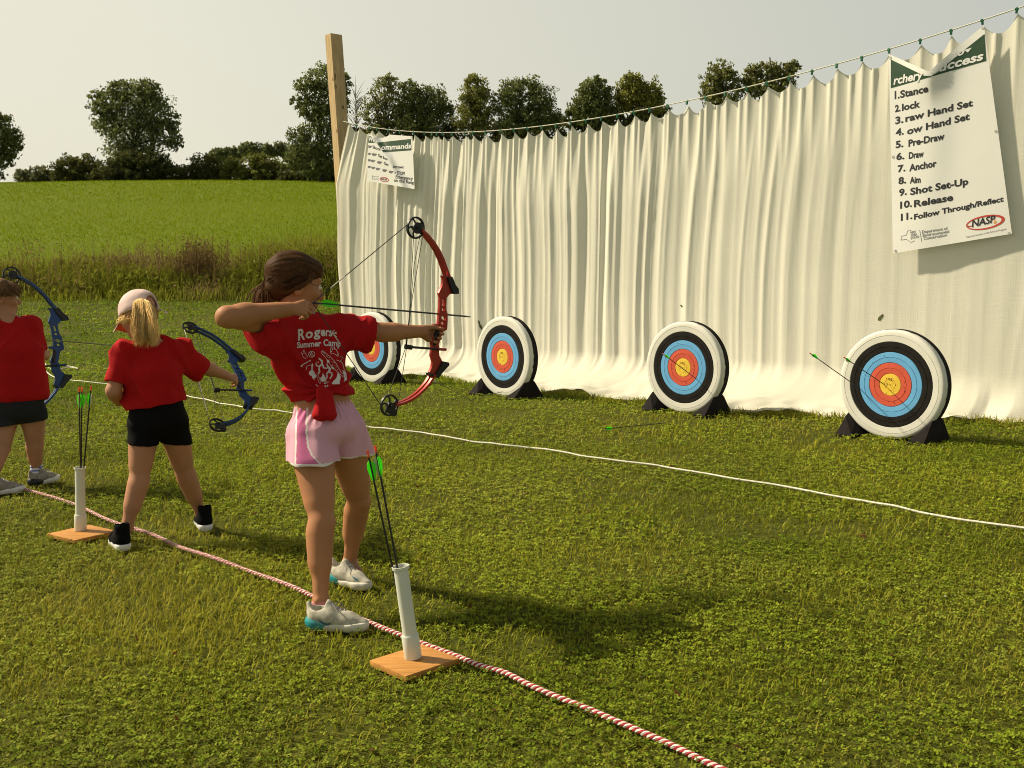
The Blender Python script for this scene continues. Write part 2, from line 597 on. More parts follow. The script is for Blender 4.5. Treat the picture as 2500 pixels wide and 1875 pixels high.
def ground_mat(name, cols, scales, bump=0.6):
    m = bpy.data.materials.new(name); m.use_nodes = True
    t = m.node_tree; b = t.nodes['Principled BSDF']
    b.inputs['Roughness'].default_value = 0.95; b.inputs['Specular IOR Level'].default_value = 0.1
    co = t.nodes.new('ShaderNodeTexCoord')
    prev = None
    for i, sc in enumerate(scales):
        n = t.nodes.new('ShaderNodeTexNoise'); n.inputs['Scale'].default_value = sc; n.inputs['Detail'].default_value = 6
        t.links.new(co.outputs['Object'], n.inputs['Vector'])
        rp = t.nodes.new('ShaderNodeValToRGB')
        rp.color_ramp.elements[0].position = 0.34; rp.color_ramp.elements[1].position = 0.66
        rp.color_ramp.elements[0].color = (*cols[2 * i], 1); rp.color_ramp.elements[1].color = (*cols[2 * i + 1], 1)
        t.links.new(n.outputs['Fac'], rp.inputs['Fac'])
        if prev is None: prev = rp.outputs['Color']
        else:
            x = t.nodes.new('ShaderNodeMix'); x.data_type = 'RGBA'; x.inputs['Factor'].default_value = 0.5
            t.links.new(prev, x.inputs['A']); t.links.new(rp.outputs['Color'], x.inputs['B']); prev = x.outputs['Result']
        last = n
    t.links.new(prev, b.inputs['Base Color'])
    bp = t.nodes.new('ShaderNodeBump'); bp.inputs['Strength'].default_value = bump; bp.inputs['Distance'].default_value = 0.03
    t.links.new(last.outputs['Fac'], bp.inputs['Height']); t.links.new(bp.outputs['Normal'], b.inputs['Normal'])
    return m

lawn_m = ground_mat('lawn_soil', [(.045, .055, .006), (.085, .090, .012), (.042, .052, .006), (.110, .112, .018)], (0.7, 38.0))
field_m = ground_mat('hay_field', [(.105, .145, .003), (.125, .162, .004), (.090, .128, .003), (.132, .172, .004), (.098, .138, .003), (.125, .165, .004)], (0.05, 1.3, 7.0), 0.4)
sheet('lawn', -45, 70, -30, 28.6, 180, 150, lawn_m, 0, 0.008)
sheet('field', -260, 300, 28, 420, 90, 160, field_m, 0.004, 0.0)

# ---- leaf and blade material (colour per blade, light shining through)
def leaf_mat(name, trans=0.35, rough=0.7, spec=0.25):
    return pbr(name, (1, 1, 1), rough, attr=True, trans=trans, spec=spec)

grass_m = leaf_mat('grass_blade', 0.34, 0.7, 0.06)
weed_m = leaf_mat('weed_blade', 0.34, 0.8, 0.04)
leaves_m = leaf_mat('tree_leaf', 0.40, 0.8, 0.06)

def blades(P, h, w, lean, az, col, bend=0.5):
    """grass blades as arrays: base points P (n,3), height, width, lean, heading"""
    n = len(P)
    dx, dy = np.cos(az), np.sin(az)
    sx, sy = -dy * w / 2, dx * w / 2
    def pt(fr, out, wid):
        c = P + np.stack([dx * out, dy * out, h * fr], 1)
        s = np.stack([sx * wid, sy * wid, 0 * sx], 1)
        return c - s, c + s
    a0, a1 = pt(0, 0, 1.0)
    b0, b1 = pt(0.6, lean * h * 0.35, 0.85)
    c0, c1 = pt(1.0 - bend * 0.25 * lean, lean * h, 0.12)
    V = np.stack([a0, a1, b0, b1, c0, c1], 1).reshape(-1, 3)
    i = np.arange(n)[:, None] * 6
    F = np.concatenate([i + np.array([[0, 1, 3, 2]]), i + np.array([[2, 3, 5, 4]])], 0)
    return V, F, np.repeat(col, 6, axis=0)

def leaflets(P, size, col, tilt=0.5, long=1.25):
    """small diamond leaves, each at its own tilt"""
    n = len(P)
    az = rng.uniform(0, 2 * math.pi, n)
    tz = rng.normal(0, tilt, n); ty = rng.normal(0, tilt, n)
    u = np.stack([np.cos(az) * np.cos(tz), np.sin(az) * np.cos(tz), np.sin(tz)], 1)
    v = np.stack([-np.sin(az) * np.cos(ty), np.cos(az) * np.cos(ty), np.sin(ty)], 1)
    s = size[:, None]
    V = np.stack([P - u * s * long * 0.5, P + v * s * 0.45, P + u * s * long * 0.5, P - v * s * 0.45], 1).reshape(-1, 3)
    F = np.arange(4 * n).reshape(-1, 4)
    return V, F, np.repeat(col, 4, axis=0)

def join(parts):
    Vs, Fs, Cs = [], [], []; b = 0
    for V, F, C in parts:
        Vs.append(V); Fs.append(F + b); Cs.append(C); b += len(V)
    return np.concatenate(Vs), np.concatenate(Fs), np.concatenate(Cs)

# ---- curtain plane: from the post to beyond the right side of the frame
def on_n(px, n45):
    r = (px - 1250) / 2500.0
    Y = n45 * math.sqrt(2) / (1 + r)
    return Vector((r * Y, Y, 0))
PA = on_n(846, 9.5); PB = on_n(2500, 10.1)
EU = (PB - PA).normalized(); EN = Vector((EU.y, -EU.x, 0)).normalized()
if EN.y > 0: EN = -EN
ULEN = (PB - PA).length
def plane_hit(px, py, m=0.0):
    """photo pixel -> (u, z) on the vertical plane m metres in front of the curtain plane"""
    d = ray(px, py); o = PA + EN * m
    t = (o - CAMP).dot(EN) / d.dot(EN)
    p = CAMP + d * t
    return (p - o).dot(EU), p.z, p

line_px = [(848, 300), (870, 303), (903, 309), (976, 318), (1035, 323), (1072, 324), (1134, 323), (1185, 320), (1254, 316), (1320, 309), (1396, 299), (1480, 285), (1560, 269), (1640, 254), (1733, 233), (1824, 209), (1920, 182), (2043, 142), (2170, 122), (2247, 97), (2322, 74), (2398, 50), (2500, 13)]
line_px = [(848, 300), (870, 303), (903, 309), (976, 318), (1035, 323), (1074, 324.5), (1134, 323), (1185, 320), (1254, 315), (1320, 308), (1396, 298), (1468, 287), (1547, 274), (1628, 257), (1721, 234), (1822, 210), (1926, 187), (2041, 157), (2104, 140), (2170, 122), (2247, 97), (2322, 74), (2398, 50), (2500, 13)]
LU = []; LZ = []
for p in line_px:
    u, z, _ = plane_hit(*p); LU.append(u); LZ.append(z)
zfit = np.polyfit(LU, LZ, 4)
def line_z(u): return np.polyval(zfit, np.clip(u, 0, ULEN)) + np.clip(np.asarray(u) - ULEN, 0, 9) * 0.10

clip_px = [(870, 303), (902, 309), (920, 312), (947, 315), (976, 318), (1010, 321), (1036, 322), (1055, 323), (1066, 323), (1080, 323), (1103, 323), (1134, 322), (1154, 321), (1185, 319), (1222, 317), (1254, 314),
           (1287, 312), (1322, 309), (1357, 303), (1393, 299), (1430, 293), (1467, 287), (1507, 281), (1547, 274), (1586, 266), (1630, 256), (1677, 247), (1722, 236), (1770, 225), (1822, 213), (1872, 202), (1926, 189), (1983, 174), (2042, 157), (2104, 139), (2170, 120), (2247, 97), (2322, 74), (2398, 49), (2483, 20)]
CU = sorted(plane_hit(*p)[0] for p in clip_px)
CU = CU + [CU[-1] + 0.3 * i for i in range(1, 6)]
CUa = np.array([CU[0] - 0.25] + CU)

hem_px = [(858, 905), (905, 925), (985, 925), (1062, 920), (1130, 938), (1185, 945), (1240, 950), (1350, 966), (1420, 968), (1500, 985), (1560, 984), (1600, 990), (1700, 1000), (1780, 1012), (1900, 1016), (1990, 1020), (2060, 1024), (2120, 1030), (2330, 1036), (2390, 1028), (2440, 1038), (2500, 1034)]
HU = []; HM = []
for p in hem_px:
    g = gnd(*p); HU.append((g - PA).dot(EU)); HM.append((g - PA).dot(EN))
HU = np.array(HU); HM = np.clip(np.array(HM), 0.12, 2.2)
o_ = np.argsort(HU); HU = HU[o_]; HM = HM[o_]

edge_px = [(848, 306), (833, 380), (822, 452), (828, 540), (830, 640), (836, 723), (838, 790), (845, 850), (856, 905)]
EUu = []; EZ = []
for p in edge_px:
    u, z, _ = plane_hit(*p); EUu.append(u); EZ.append(z)
EZ = np.array(EZ)[::-1]; EUu = np.array(EUu)[::-1]

def fold(u, zf):
    """out-of-plane shape of the hanging cloth; zf = 0 at the line, 1 at the ground"""
    u = np.asarray(u, float)
    i = np.clip(np.searchsorted(CUa, u) - 1, 0, len(CUa) - 2)
    a = CUa[i]; b = CUa[i + 1]
    t = np.clip((u - a) / (b - a), 0, 1); wd = b - a
    rnd = vn(i * 1.37, 0 * u, 0 * u, 3)
    # pinched ridges at the clips, hollow between, with an off-centre crease
    ridge = -np.abs(np.sin(math.pi * t)) ** 0.7 * 0.72 * np.clip(wd * 0.32, 0.02, 0.085) * (1 - .5 * sstep(4.0, 9.0, u))
    crease = np.exp(-((t - 0.55 - 0.25 * rnd) / 0.10) ** 2) * 0.028
    top = ridge + crease
    left = 1 - sstep(4.0, 9.0, u)
    sh = u + 0.10 * vn(u * 0.5, zf * 1.6, 0, 21) + 0.05 * zf
    # standing folds: sharp crests of uneven width
    def crest(x, seed):
        n = vn(x, 0.13 * zf * 3, 0 * x, seed)
        return 1 - np.abs(n) * 2.2
    low = 0.036 * crest(sh * 4.2, 31) + 0.024 * crest(sh * 8.5 + 5, 37) + 0.05 * vn(sh * 1.1, zf * 0.8, 0, 41)
    deep = 0.050 * crest(sh * 5.0 + 2, 51) + 0.030 * crest(sh * 10.0, 57)
    amp = 0.12 + 0.08 * vn(u * 0.6, 0 * u, 0 * u, 61) + 0.55 * left
    body = low * amp + deep * left * 0.60
    kk = sstep(0.02, 0.33, zf)
    return top * (1 - 0.93 * kk) + body * (0.25 + 0.75 * kk) - 0.02

UR = ULEN + 1.3
NU, NV, NS = 760, 76, 34
us = np.linspace(0.0, UR, NU)
base = np.array([PA + EU * u for u in us])
def curtain_pts():
    out = np.zeros((NU, NV + NS, 3))
    m_hem = np.interp(us, HU, HM) + 0.07 * vn(us * 2.6, 0 * us, 0 * us, 71) + 0.04 * vn(us * 7.0, 0 * us, 0 * us, 73)
    m_hem = np.clip(m_hem, 0.1, 2.3)
    zl = line_z(us)
    i = np.clip(np.searchsorted(CUa, us) - 1, 0, len(CUa) - 2)
    t = np.clip((us - CUa[i]) / (CUa[i + 1] - CUa[i]), 0, 1)
    wd = CUa[i + 1] - CUa[i]
    tl = t + 0.16 * np.sin(math.pi * t) * (vn(i * 2.3, 0 * us, 0 * us, 77))
    sag = (4 * tl * (1 - tl)) ** 0.9 * np.clip(wd * 0.42, 0.03, 0.13) * (1 + 0.35 * vn(i * 3.1, 0 * us, 0 * us, 79))
    ztop = zl - 0.035 - sag
    zb = 0.42
    en = np.array(EN); eu = np.array(EU)
    for j in range(NV):
        f = (j / (NV - 1))
        z = ztop + (zb - ztop) * f
        d = fold(us, np.clip((zl - z) / 3.3, 0, 1)) + 0.03 * f
        ue = np.interp(z, EZ, EUu)                        # the free left edge wanders
        du = ue * np.exp(-us / 0.8)
        out[:, j] = base + en * d[:, None] + eu * du[:, None]
        out[:, j, 2] = z
    d0 = fold(us, (zl - zb) / 3.3) + 0.03
    ue0 = np.interp(zb, EZ, EUu)
    for j in range(NS):
        s = (j + 1) / NS
        # bezier from hanging to lying on the grass
        m = 2 * s * (1 - s) * 0.02 + s * s * m_hem + d0 * (1 - s) ** 1.6
        z = (1 - s) ** 2 * zb + 2 * s * (1 - s) * 0.05 + s * s * 0.03
        lie = sstep(0.45, 0.9, s)
        wr = 0.045 * fbm(us * 2.4, m * 3.0, 0 * us, 81, 3) + 0.02 * vn(us * 8, m * 7, 0 * us, 83)
        hemlift = sstep(0.86, 1.0, s) * (0.04 * np.abs(vn(us * 3.6, 0 * us, 0 * us, 85)))
        z = np.maximum(z + lie * wr + hemlift, 0.022)
        du = (ue0 + (np.interp(0.0, EZ, EUu) - ue0) * s) * np.exp(-us / 0.8)
        # the left part lies tangled
        p = base + en * m[:, None] + eu * du[:, None]
        out[:, NV + j] = p
        out[:, NV + j, 2] = z + gz(p[:, 1])
    return out

def curtain_mat(name):
    m = pbr(name, (.82, .795, .68), 0.9, var=0.05, scale=1.1, spec=0.1, trans=0.30)
    t = m.node_tree; b = t.nodes['Principled BSDF']
    co = [n for n in t.nodes if n.type == 'TEX_COORD'][0]
    # slubby weave: long streaks along the cloth and fine upright threads
    def streak(scale, st):
        mp = t.nodes.new('ShaderNodeMapping'); mp.inputs['Scale'].default_value = st
        t.links.new(co.outputs['UV'], mp.inputs['Vector'])
        n = t.nodes.new('ShaderNodeTexNoise'); n.inputs['Scale'].default_value = scale; n.inputs['Detail'].default_value = 4
        t.links.new(mp.outputs['Vector'], n.inputs['Vector']); return n.outputs['Fac']
    a = streak(1.0, (1.6, 70, 1)); c = streak(1.0, (90, 3.0, 1))
    ad = t.nodes.new('ShaderNodeMath'); ad.operation = 'ADD'
    t.links.new(a, ad.inputs[0]); t.links.new(c, ad.inputs[1])
    bp = t.nodes.new('ShaderNodeBump'); bp.inputs['Strength'].default_value = 0.28; bp.inputs['Distance'].default_value = 0.006
    t.links.new(ad.outputs[0], bp.inputs['Height']); t.links.new(bp.outputs['Normal'], b.inputs['Normal'])
    return m

cp = curtain_pts()
nv = NV + NS
ii = np.arange(NU - 1)[:, None] * nv + np.arange(nv - 1)[None, :]
CF = np.stack([ii, ii + nv, ii + nv + 1, ii + 1], -1).reshape(-1, 4)
hemm = pbr('curtain_hem', (.78, .75, .66), 0.9, var=0.03, spec=0.1)
cur_m = curtain_mat('cotton_curtain')
curtain = mk('curtain', cp.reshape(-1, 3), CF, [cur_m])
uvl = curtain.data.uv_layers.new(name='UVMap')
UVg = np.stack(np.broadcast_arrays(us[:, None], np.linspace(0, 4.4, nv)[None, :]), -1).reshape(-1, 2)
uvl.data.foreach_set('uv', UVg[CF.ravel()].ravel().astype(np.float32))
tag(curtain, 'tall cream white cotton curtain hanging in folds behind the round targets', 'curtain')
# torn holes with a ragged rim where the green behind shows through
hole_m = pbr('torn_hole', (.075, .085, .022), 0.9, var=0.5, scale=60)
def curtain_bvh():
    return bvh_of(curtain)
CTREE = curtain_bvh()
def tear(pts):
    print_on('tear', [poly(pts)], CTREE, hole_m, curtain, 0.004, 8)
tear([(2144, 776), (2149, 771), (2156, 766), (2157, 772), (2153, 777), (2149, 783), (2143, 782)])
tear([(1660, 745), (1664, 744), (1668, 749), (1664, 750)])
tear([(1166, 781), (1171, 785), (1173, 792), (1178, 797), (1177, 806), (1171, 800), (1169, 792)])

# ---- post, line, clips
wood_m = pbr('raw_timber', (.50, .36, .185), 0.75, var=0.22, scale=6, stretch=(9, 9, 0.6), bump=0.5, bscale=14, bdist=0.004, spec=0.25)
knot_m = pbr('timber_knot', (.20, .12, .05), 0.8, var=0.3, scale=40)
pb = PA + EU * -0.04 - EN * 0.24
pw = 0.098
def make_post():
    root = thing('timber_post', (pb.x, pb.y, gzf(pb.y)), 'tall square raw timber post holding up the end of the curtain line', 'post')
    top = at(814, 86, pb.y); bot = at(838, 430, pb.y)
    ax = (top - bot); ax = ax / ax.z
    bm = MB()
    ang = R(38)
    ux = Vector((math.cos(ang), math.sin(ang), 0)); uy = Vector((-math.sin(ang), math.cos(ang), 0))
    p0 = bot - ax * (bot.z - gzf(pb.y) + 0.3)
    H = top.z - p0.z
    rings = 40; vs = []; fs = []
    prof = [(-1, -.94), (-.94, -1), (.94, -1), (1, -.94), (1, .94), (.94, 1), (-.94, 1), (-1, .94)]
    for i in range(rings + 1):
        z = H * i / rings
        for a, b in prof:
            q = p0 + ax * z + (ux * a + uy * b) * pw * (1 + 0.012 * math.sin(z * 5 + a * 2))
            vs.append(q)
    for i in range(rings):
        for k in range(8):
            k2 = (k + 1) % 8
            fs.append((i * 8 + k, i * 8 + k2, (i + 1) * 8 + k2, (i + 1) * 8 + k))
    fs.append(tuple(rings * 8 + k for k in range(8)))
    bm.add(vs, fs)
    o = bm.build('shaft', wood_m, root)
    kn = MB()
    for (x, y, s) in ((809, 178, 9), (812, 200, 6), (833, 262, 7)):
        pass
    tr = bvh_of(o)
    print_each('wood_knot', [poly(oval(816, 190, 4, 11, 16, 0.15)), poly(oval(819, 212, 3, 5, 12)), poly(oval(837, 262, 3, 5, 12)), poly(oval(824, 320, 3, 6, 12))], tr, knot_m, root, 0.002, 6)
    bm = MB(); e = plane_hit(848, 300)[2]; e0 = Vector((pb.x, pb.y, e.z))
    bm.lathe(e0, e - e0, [(0, .006), ((e - e0).length - .02, .006), ((e - e0).length - .012, .018), ((e - e0).length, .018), ((e - e0).length + .005, .004)], 10)
    bm.build('eye_bolt', pbr('dull_steel', (.35, .34, .32), 0.45, metal=0.8), root)
    return root
make_post()

rope_w = pbr('line_cord', (.62, .60, .48), 0.8, var=0.15, scale=80)
lb = MB()
def line_p(u, m=0.0): return PA + EU * u + EN * m + Vector((0, 0, float(line_z(u))))
lb.tube([line_p(u) for u in np.linspace(0.0, UR + 1.2, 90)], 0.0065, 6)
tag(lb.build('curtain_line', rope_w), 'thin pale cord strung from the timber post across the top of the curtain', 'cord')

green_clip = pbr('green_plastic', (.008, .11, .045), 0.4, var=0.1)
def clip_mesh():
    b = MB()
    b.box((0, -0.004, -0.012), (0.010, 0, 0), (0, 0.004, 0), (0, 0, 0.026), 0.002)
    b.box((0, 0.008, -0.012), (0.010, 0, 0), (0, 0.004, 0), (0, 0, 0.026), 0.002)
    b.lathe((-.016, 0.002, 0.0), (1, 0, 0), [(0, .004), (0, .011), (.030, .011), (.030, .004)], 10)
    return b
yaw = math.atan2(EU.y, EU.x)
proto_clip = None
for i, u in enumerate(CU):
    p = line_p(u) + Vector((0, 0, -0.004))
    if proto_clip is None:
        proto_clip = clip_mesh().build('curtain_clip', green_clip)
        c = proto_clip
    else:
        c = proto_clip.copy(); COL.objects.link(c)
    c.location = p; c.rotation_euler = (random.uniform(-.15, .15), random.uniform(-.15, .15), yaw + random.uniform(-.25, .25))
    tag(c, 'small green clip pinching the white curtain to its line', 'clip', 'green clips along the curtain line')

# ---- banners
def banner(name, label, outline, notch, group, grid=(40, 56), m0=0.07, m1=0.07, bul=None):
    """outline: TL, TR, BR, BL pixel corners; notch(u) -> downward pixel shift of the top edge"""
    (tl, tr, br, bl) = outline
    nu, nv_ = grid
    V = []
    for i in range(nu + 1):
        a = i / nu
        for j in range(nv_ + 1):
            b = j / nv_
            top = (tl[0] + (tr[0] - tl[0]) * a, tl[1] + (tr[1] - tl[1]) * a + notch(a))
            bot = (bl[0] + (br[0] - bl[0]) * a, bl[1] + (br[1] - bl[1]) * a)
            px = top[0] + (bot[0] - top[0]) * b; py = top[1] + (bot[1] - top[1]) * b
            m = m0 + (m1 - m0) * b + (bul(a, b) if bul else 0)
            V.append(plane_hit(px, py, m)[2])
    F = []
    s = nv_ + 1
    for i in range(nu):
        for j in range(nv_): F.append((i * s + j, (i + 1) * s + j, (i + 1) * s + j + 1, i * s + j + 1))
    return V, F
vinyl = pbr('banner_vinyl', (.80, .80, .76), 0.42, var=0.03, scale=2, spec=0.4)
ink = pbr('black_print', (.018, .018, .022), 0.5, var=0.1)
inkgrey = pbr('grey_print', (.16, .16, .17), 0.5, var=0.1)
header = pbr('dark_green_print', (.016, .058, .022), 0.45, var=0.1)
whitep = pbr('white_print', (.80, .80, .78), 0.5, var=0.03)
redp = pbr('red_print', (.55, .06, .035), 0.5, var=0.1)
orangep = pbr('orange_print', (.75, .35, .10), 0.5, var=0.1)
steel = pbr('grommet_metal', (.5, .48, .42), 0.35, metal=0.9)

def q4(x, y): return (2050 + x / 2.369, y / 2.369)
def q5(x, y): return (780 + x / 3.318, 50 + y / 3.318)

def steps_banner():
    tl, tr, br, bl = [q4(*p) for p in ((284, 312), (834, 146), (996, 1352), (308, 1466))]
    def notch(a):
        # cloth slumps between the two upper grommets: a V with its lowest point left of the middle
        k = 0.42
        return 73 * ((a / k) if a < k else max(0.0, (1 - (a - k) / (0.66 - k) * 0.44) if a < 0.66 else 0.56 * (1 - (a - 0.66) / 0.34)))
    def bul(a, b):
        s = 0.09 * math.exp(-((a - 0.40) / 0.22) ** 2) * math.exp(-(b / 0.14) ** 2)          # the slumped roll
        r = 0.055 * math.sin(math.pi * min(1, max(0, a))) * (0.4 + b * 0.6)
        c = 0.05 * (1 / (1 + math.exp(-(a - 0.55 + 0.30 * (b - 0.3)) * 14)))
        return s * .7 + r * 0.45 - c * 0.7 + 0.03
    V, F = banner('x', '', (tl, tr, br, bl), notch, None, bul=bul)
    root = thing('banner', V[0], 'large white banner listing eleven numbered shooting steps under a dark green heading', 'banner', 'printed banners pinned to the curtain')
    o = mk('sheet', V, F, vinyl, root)
    T = bvh_of(o)
    tn = lambda y: y
    # heading band follows the slumped edge
    nk = 14
    top = []; bot = []
    for i in range(nk + 1):
        a = i / nk
        x = 296 + (838 - 296) * a
        ty = 318 + (170 - 318) * a + notch(a) * 2.369 + 26
        by = 510 + (352 - 510) * a + (0 if a > .02 else 0)
        top.append(q4(x, min(ty, by - 3))); bot.append(q4(x + (10 * a), by))
    shp = (top + bot, [[i, i + 1, nk + 2 + i, nk + 1 + i] for i in range(nk)])
    print_on('heading', [shp], T, header, root, 0.002, 5)
    tx = lambda s, x0, y0, x1, y1, cap, bold=.032, sh=0.0: text_px(s, q4(x0, y0), q4(x1, y1), cap / 2.369, bold, sh)
    print_each('heading_lettering', [tx('rchery', 312, 490, 484, 452, 46, .03, .15), tx('Success', 524, 428, 832, 344, 48, .03, .15), tx('to', 652, 334, 722, 312, 44, .03, .15), tx('s', 600, 372, 636, 360, 40, .03, .15), poly([q4(720, 290), q4(765, 276), q4(742, 304)])], T, whitep, root, 0.0045, 4)
    lines = [('1.', 318, 572, 346, 567, 44), ('Stance', 350, 566, 512, 530, 40), ('2.', 320, 648, 352, 641, 38), ('lock', 360, 640, 466, 618, 38), ('3.', 322, 718, 368, 708, 40), ('raw Hand Set', 380, 705, 770, 612, 38),
             ('4.', 324, 786, 370, 776, 38), ('ow Hand Set', 390, 778, 752, 690, 38), ('5.', 324, 856, 368, 848, 38), ('Pre-Draw', 398, 848, 606, 805, 38), ('6.', 328, 926, 374, 918, 38), ('Draw', 400, 918, 486, 906, 36), ('7.', 336, 996, 380, 988, 38), ('Anchor', 402, 990, 560, 962, 38),
             ('8.', 340, 1066, 384, 1058, 38), ('Aim', 406, 1060, 468, 1056, 36), ('9.', 344, 1134, 388, 1124, 38), ('Shot Set-Up', 408, 1128, 744, 1066, 38), ('10.', 350, 1206, 418, 1194, 38), ('Release', 430, 1198, 656, 1158, 38), ('11.', 354, 1276, 420, 1264, 38), ('Follow Through/Reflect', 430, 1270, 948, 1164, 30)]
    print_each('lettering', [tx(*l) for l in lines], T, ink, root, 0.002, 5)
    g = [tx('NEW', 410, 1352, 440, 1346, 13, .02), tx('YORK', 410, 1368, 448, 1361, 13, .02), tx('STATE', 410, 1384, 458, 1375, 13, .02), tx('Department of', 476, 1350, 624, 1328, 17, .01), tx('Environmental', 480, 1370, 632, 1346, 17, .01), tx('Conservation', 486, 1388, 620, 1366, 17, .01)]
    g.append(stroke_px([q4(*p) for p in ((462, 1330), (475, 1400))], 1.0))
    g.append(stroke_px([q4(*p) for p in ((354, 1388), (358, 1366), (384, 1360), (394, 1334), (412, 1330), (410, 1345))], 1.0))
    g.append(stroke_px([q4(*p) for p in ((354, 1388), (386, 1384), (400, 1394), (412, 1402), (434, 1392))], 1.0))
    g.append(tx('National Archery in the Schools Program', 733, 1376, 964, 1328, 10, .005))
    print_each('agency_lettering', g[:3], T, inkgrey, root, 0.002, 4); print_each('agency_lettering', g[3:6], T, inkgrey, root, 0.002, 4)
    print_on('divider_line', [g[6]], T, inkgrey, root, 0.002, 4); print_on('state_outline', g[7:9], T, inkgrey, root, 0.002, 4); print_on('emblem_caption', [g[9]], T, inkgrey, root, 0.002, 4)
    cx, cy = q4(843, 1286)
    rot = -0.19
    ring = oval(cx, cy, 48, 17, 40, rot); inn = oval(cx - 2.5, cy + 0.6, 42.5, 13.2, 40, rot)
    rg = (ring + inn, [[i, (i + 1) % 40, 40 + (i + 1) % 40, 40 + i] for i in range(40)])
    arrow = [stroke_px([q4(735, 1312), q4(768, 1306)], 1.6), poly([q4(742, 1304), q4(758, 1309), q4(744, 1316)])]
    print_on('round_emblem', [rg] + arrow, T, redp, root, 0.002, 4)
    print_on('emblem_flash', [poly([q4(884, 1262), q4(912, 1282), q4(900, 1284), q4(914, 1300), q4(886, 1288), q4(896, 1282)])], T, orangep, root, 0.0026, 4)
    print_on('emblem_lettering', [tx('NASP', 764, 1314, 900, 1284, 40, .02, .12)], T, ink, root, 0.003, 4)
    for (x, y) in ((292, 334), (827, 162), (310, 908), (903, 760), (324, 1452), (980, 1350)):
        c = q4(x, y)
        a = oval(c[0], c[1], 3.2, 3.6, 14); b = oval(c[0], c[1], 1.5, 1.8, 14)
        print_on('grommet', [(a + b, [[i, (i + 1) % 14, 14 + (i + 1) % 14, 14 + i] for i in range(14)])], T, steel, root, 0.003, 9)
steps_banner()

def commands_banner():
    tl, tr, br, bl = [q5(*p) for p in ((396, 912), (752, 938), (770, 1366), (388, 1300))]
    def notch(a): return 10 * math.sin(math.pi * min(1.0, a / 0.5)) if a < 0.5 else 0
    def bul(a, b):
        # a crease runs from the upper left pin to the lower right
        c = a - (0.12 + 0.62 * b)
        return 0.05 * math.exp(-(c / 0.13) ** 2) + (0.06 * (1 / (1 + math.exp(c * 16)))) * (1 - 0.3 * b)
    V, F = banner('y', '', (tl, tr, br, bl), notch, None, grid=(36, 36), m0=0.10, m1=0.12, bul=bul)
    root = thing('banner', V[0], 'small creased white banner about whistle commands beside the timber post', 'banner', 'printed banners pinned to the curtain')
    o = mk('sheet', V, F, vinyl, root)
    T = bvh_of(o)
    print_each('heading', [poly([q5(*p) for p in ((462, 990), (755, 958), (760, 1050), (516, 1068))]), poly([q5(*p) for p in ((398, 934), (420, 940), (454, 990), (396, 990))])], T, header, root, 0.002, 5)
    tx = lambda s, x0, y0, x1, y1, cap, bold=.02, sh=0.0: text_px(s, q5(x0, y0), q5(x1, y1), cap / 3.318, bold, sh)
    print_each('heading_lettering', [tx('Wh', 400, 976, 452, 984, 36, .03, .1), tx('ommands', 500, 1050, 744, 1034, 40, .03, .1)], T, whitep, root, 0.0045, 4)
    print_each('lettering', [tx('Shoot', 430, 1034, 494, 1056, 24), tx('Get Bow', 476, 1102, 552, 1136, 24), tx('Get', 522, 1166, 560, 1180, 24), tx('Arrows', 592, 1196, 682, 1198, 24), tx('= STOP!', 606, 1246, 690, 1252, 26), tx('Emergency', 616, 1278, 756, 1294, 28, .015, .1), tx('on the Range', 602, 1304, 778, 1328, 26, .015, .1)], T, ink, root, 0.002, 4)
    w = []
    for (x, y, s) in ((404, 1022, 1), (400, 1080, .9), (440, 1086, 1.1), (400, 1132, .9), (430, 1138, 1), (483, 1150, 1.1), (400, 1186, .9), (433, 1194, .9), (470, 1203, 1), (525, 1215, 1.1), (577, 1227, 1.1)):
        w = [poly([q5(*p) for p in oval(x, y, 15 * s, 10 * s, 16, .2)])]
        w.append(poly([q5(x + 4 * s, y - 9 * s), q5(x + 22 * s, y - 6 * s), q5(x + 20 * s, y + 1 * s), q5(x + 6 * s, y + 2 * s)]))
        print_on('whistle_symbol', w, T, inkgrey, root, 0.002, 5)
    c = q5(525, 1288); ring = oval(*c, 11, 6, 24, .15); inn = oval(c[0], c[1], 9.2, 4.4, 24, .15)
    print_on('round_emblem', [(ring + inn, [[i, (i + 1) % 24, 24 + (i + 1) % 24, 24 + i] for i in range(24)])], T, redp, root, 0.002, 4)
    print_on('emblem_lettering', [tx('NASP', 500, 1292, 548, 1296, 16, .02)], T, ink, root, 0.003, 4)
    print_each('agency_lettering', [tx('Department of', 430, 1264, 482, 1268, 7, 0), tx('Environmental', 430, 1276, 482, 1281, 7, 0), tx('Conservation', 430, 1288, 480, 1293, 7, 0), stroke_px([q5(426, 1250), q5(427, 1294)], .5)], T, inkgrey, root, 0.002, 4)
    for (x, y) in ((400, 918), (746, 944)):
        cc = q5(x, y)
        a = oval(cc[0], cc[1], 2.2, 2.4, 12); b = oval(cc[0], cc[1], 1.0, 1.1, 12)
        print_on('grommet', [(a + b, [[i, (i + 1) % 12, 12 + (i + 1) % 12, 12 + i] for i in range(12)])], T, steel, root, 0.003, 9)
commands_banner()

# ---- lawn grass: blades and clover, denser near
def hem_mask(P):
    """True where the curtain cloth does not lie"""
    u = (P[:, 0] - PA.x) * EU.x + (P[:, 1] - PA.y) * EU.y
    m = (P[:, 0] - PA.x) * EN.x + (P[:, 1] - PA.y) * EN.y
    hm = np.interp(u, HU, HM)
    return (m > hm - 0.02) | (u < -0.1) | (u > UR) | (m < -0.15)

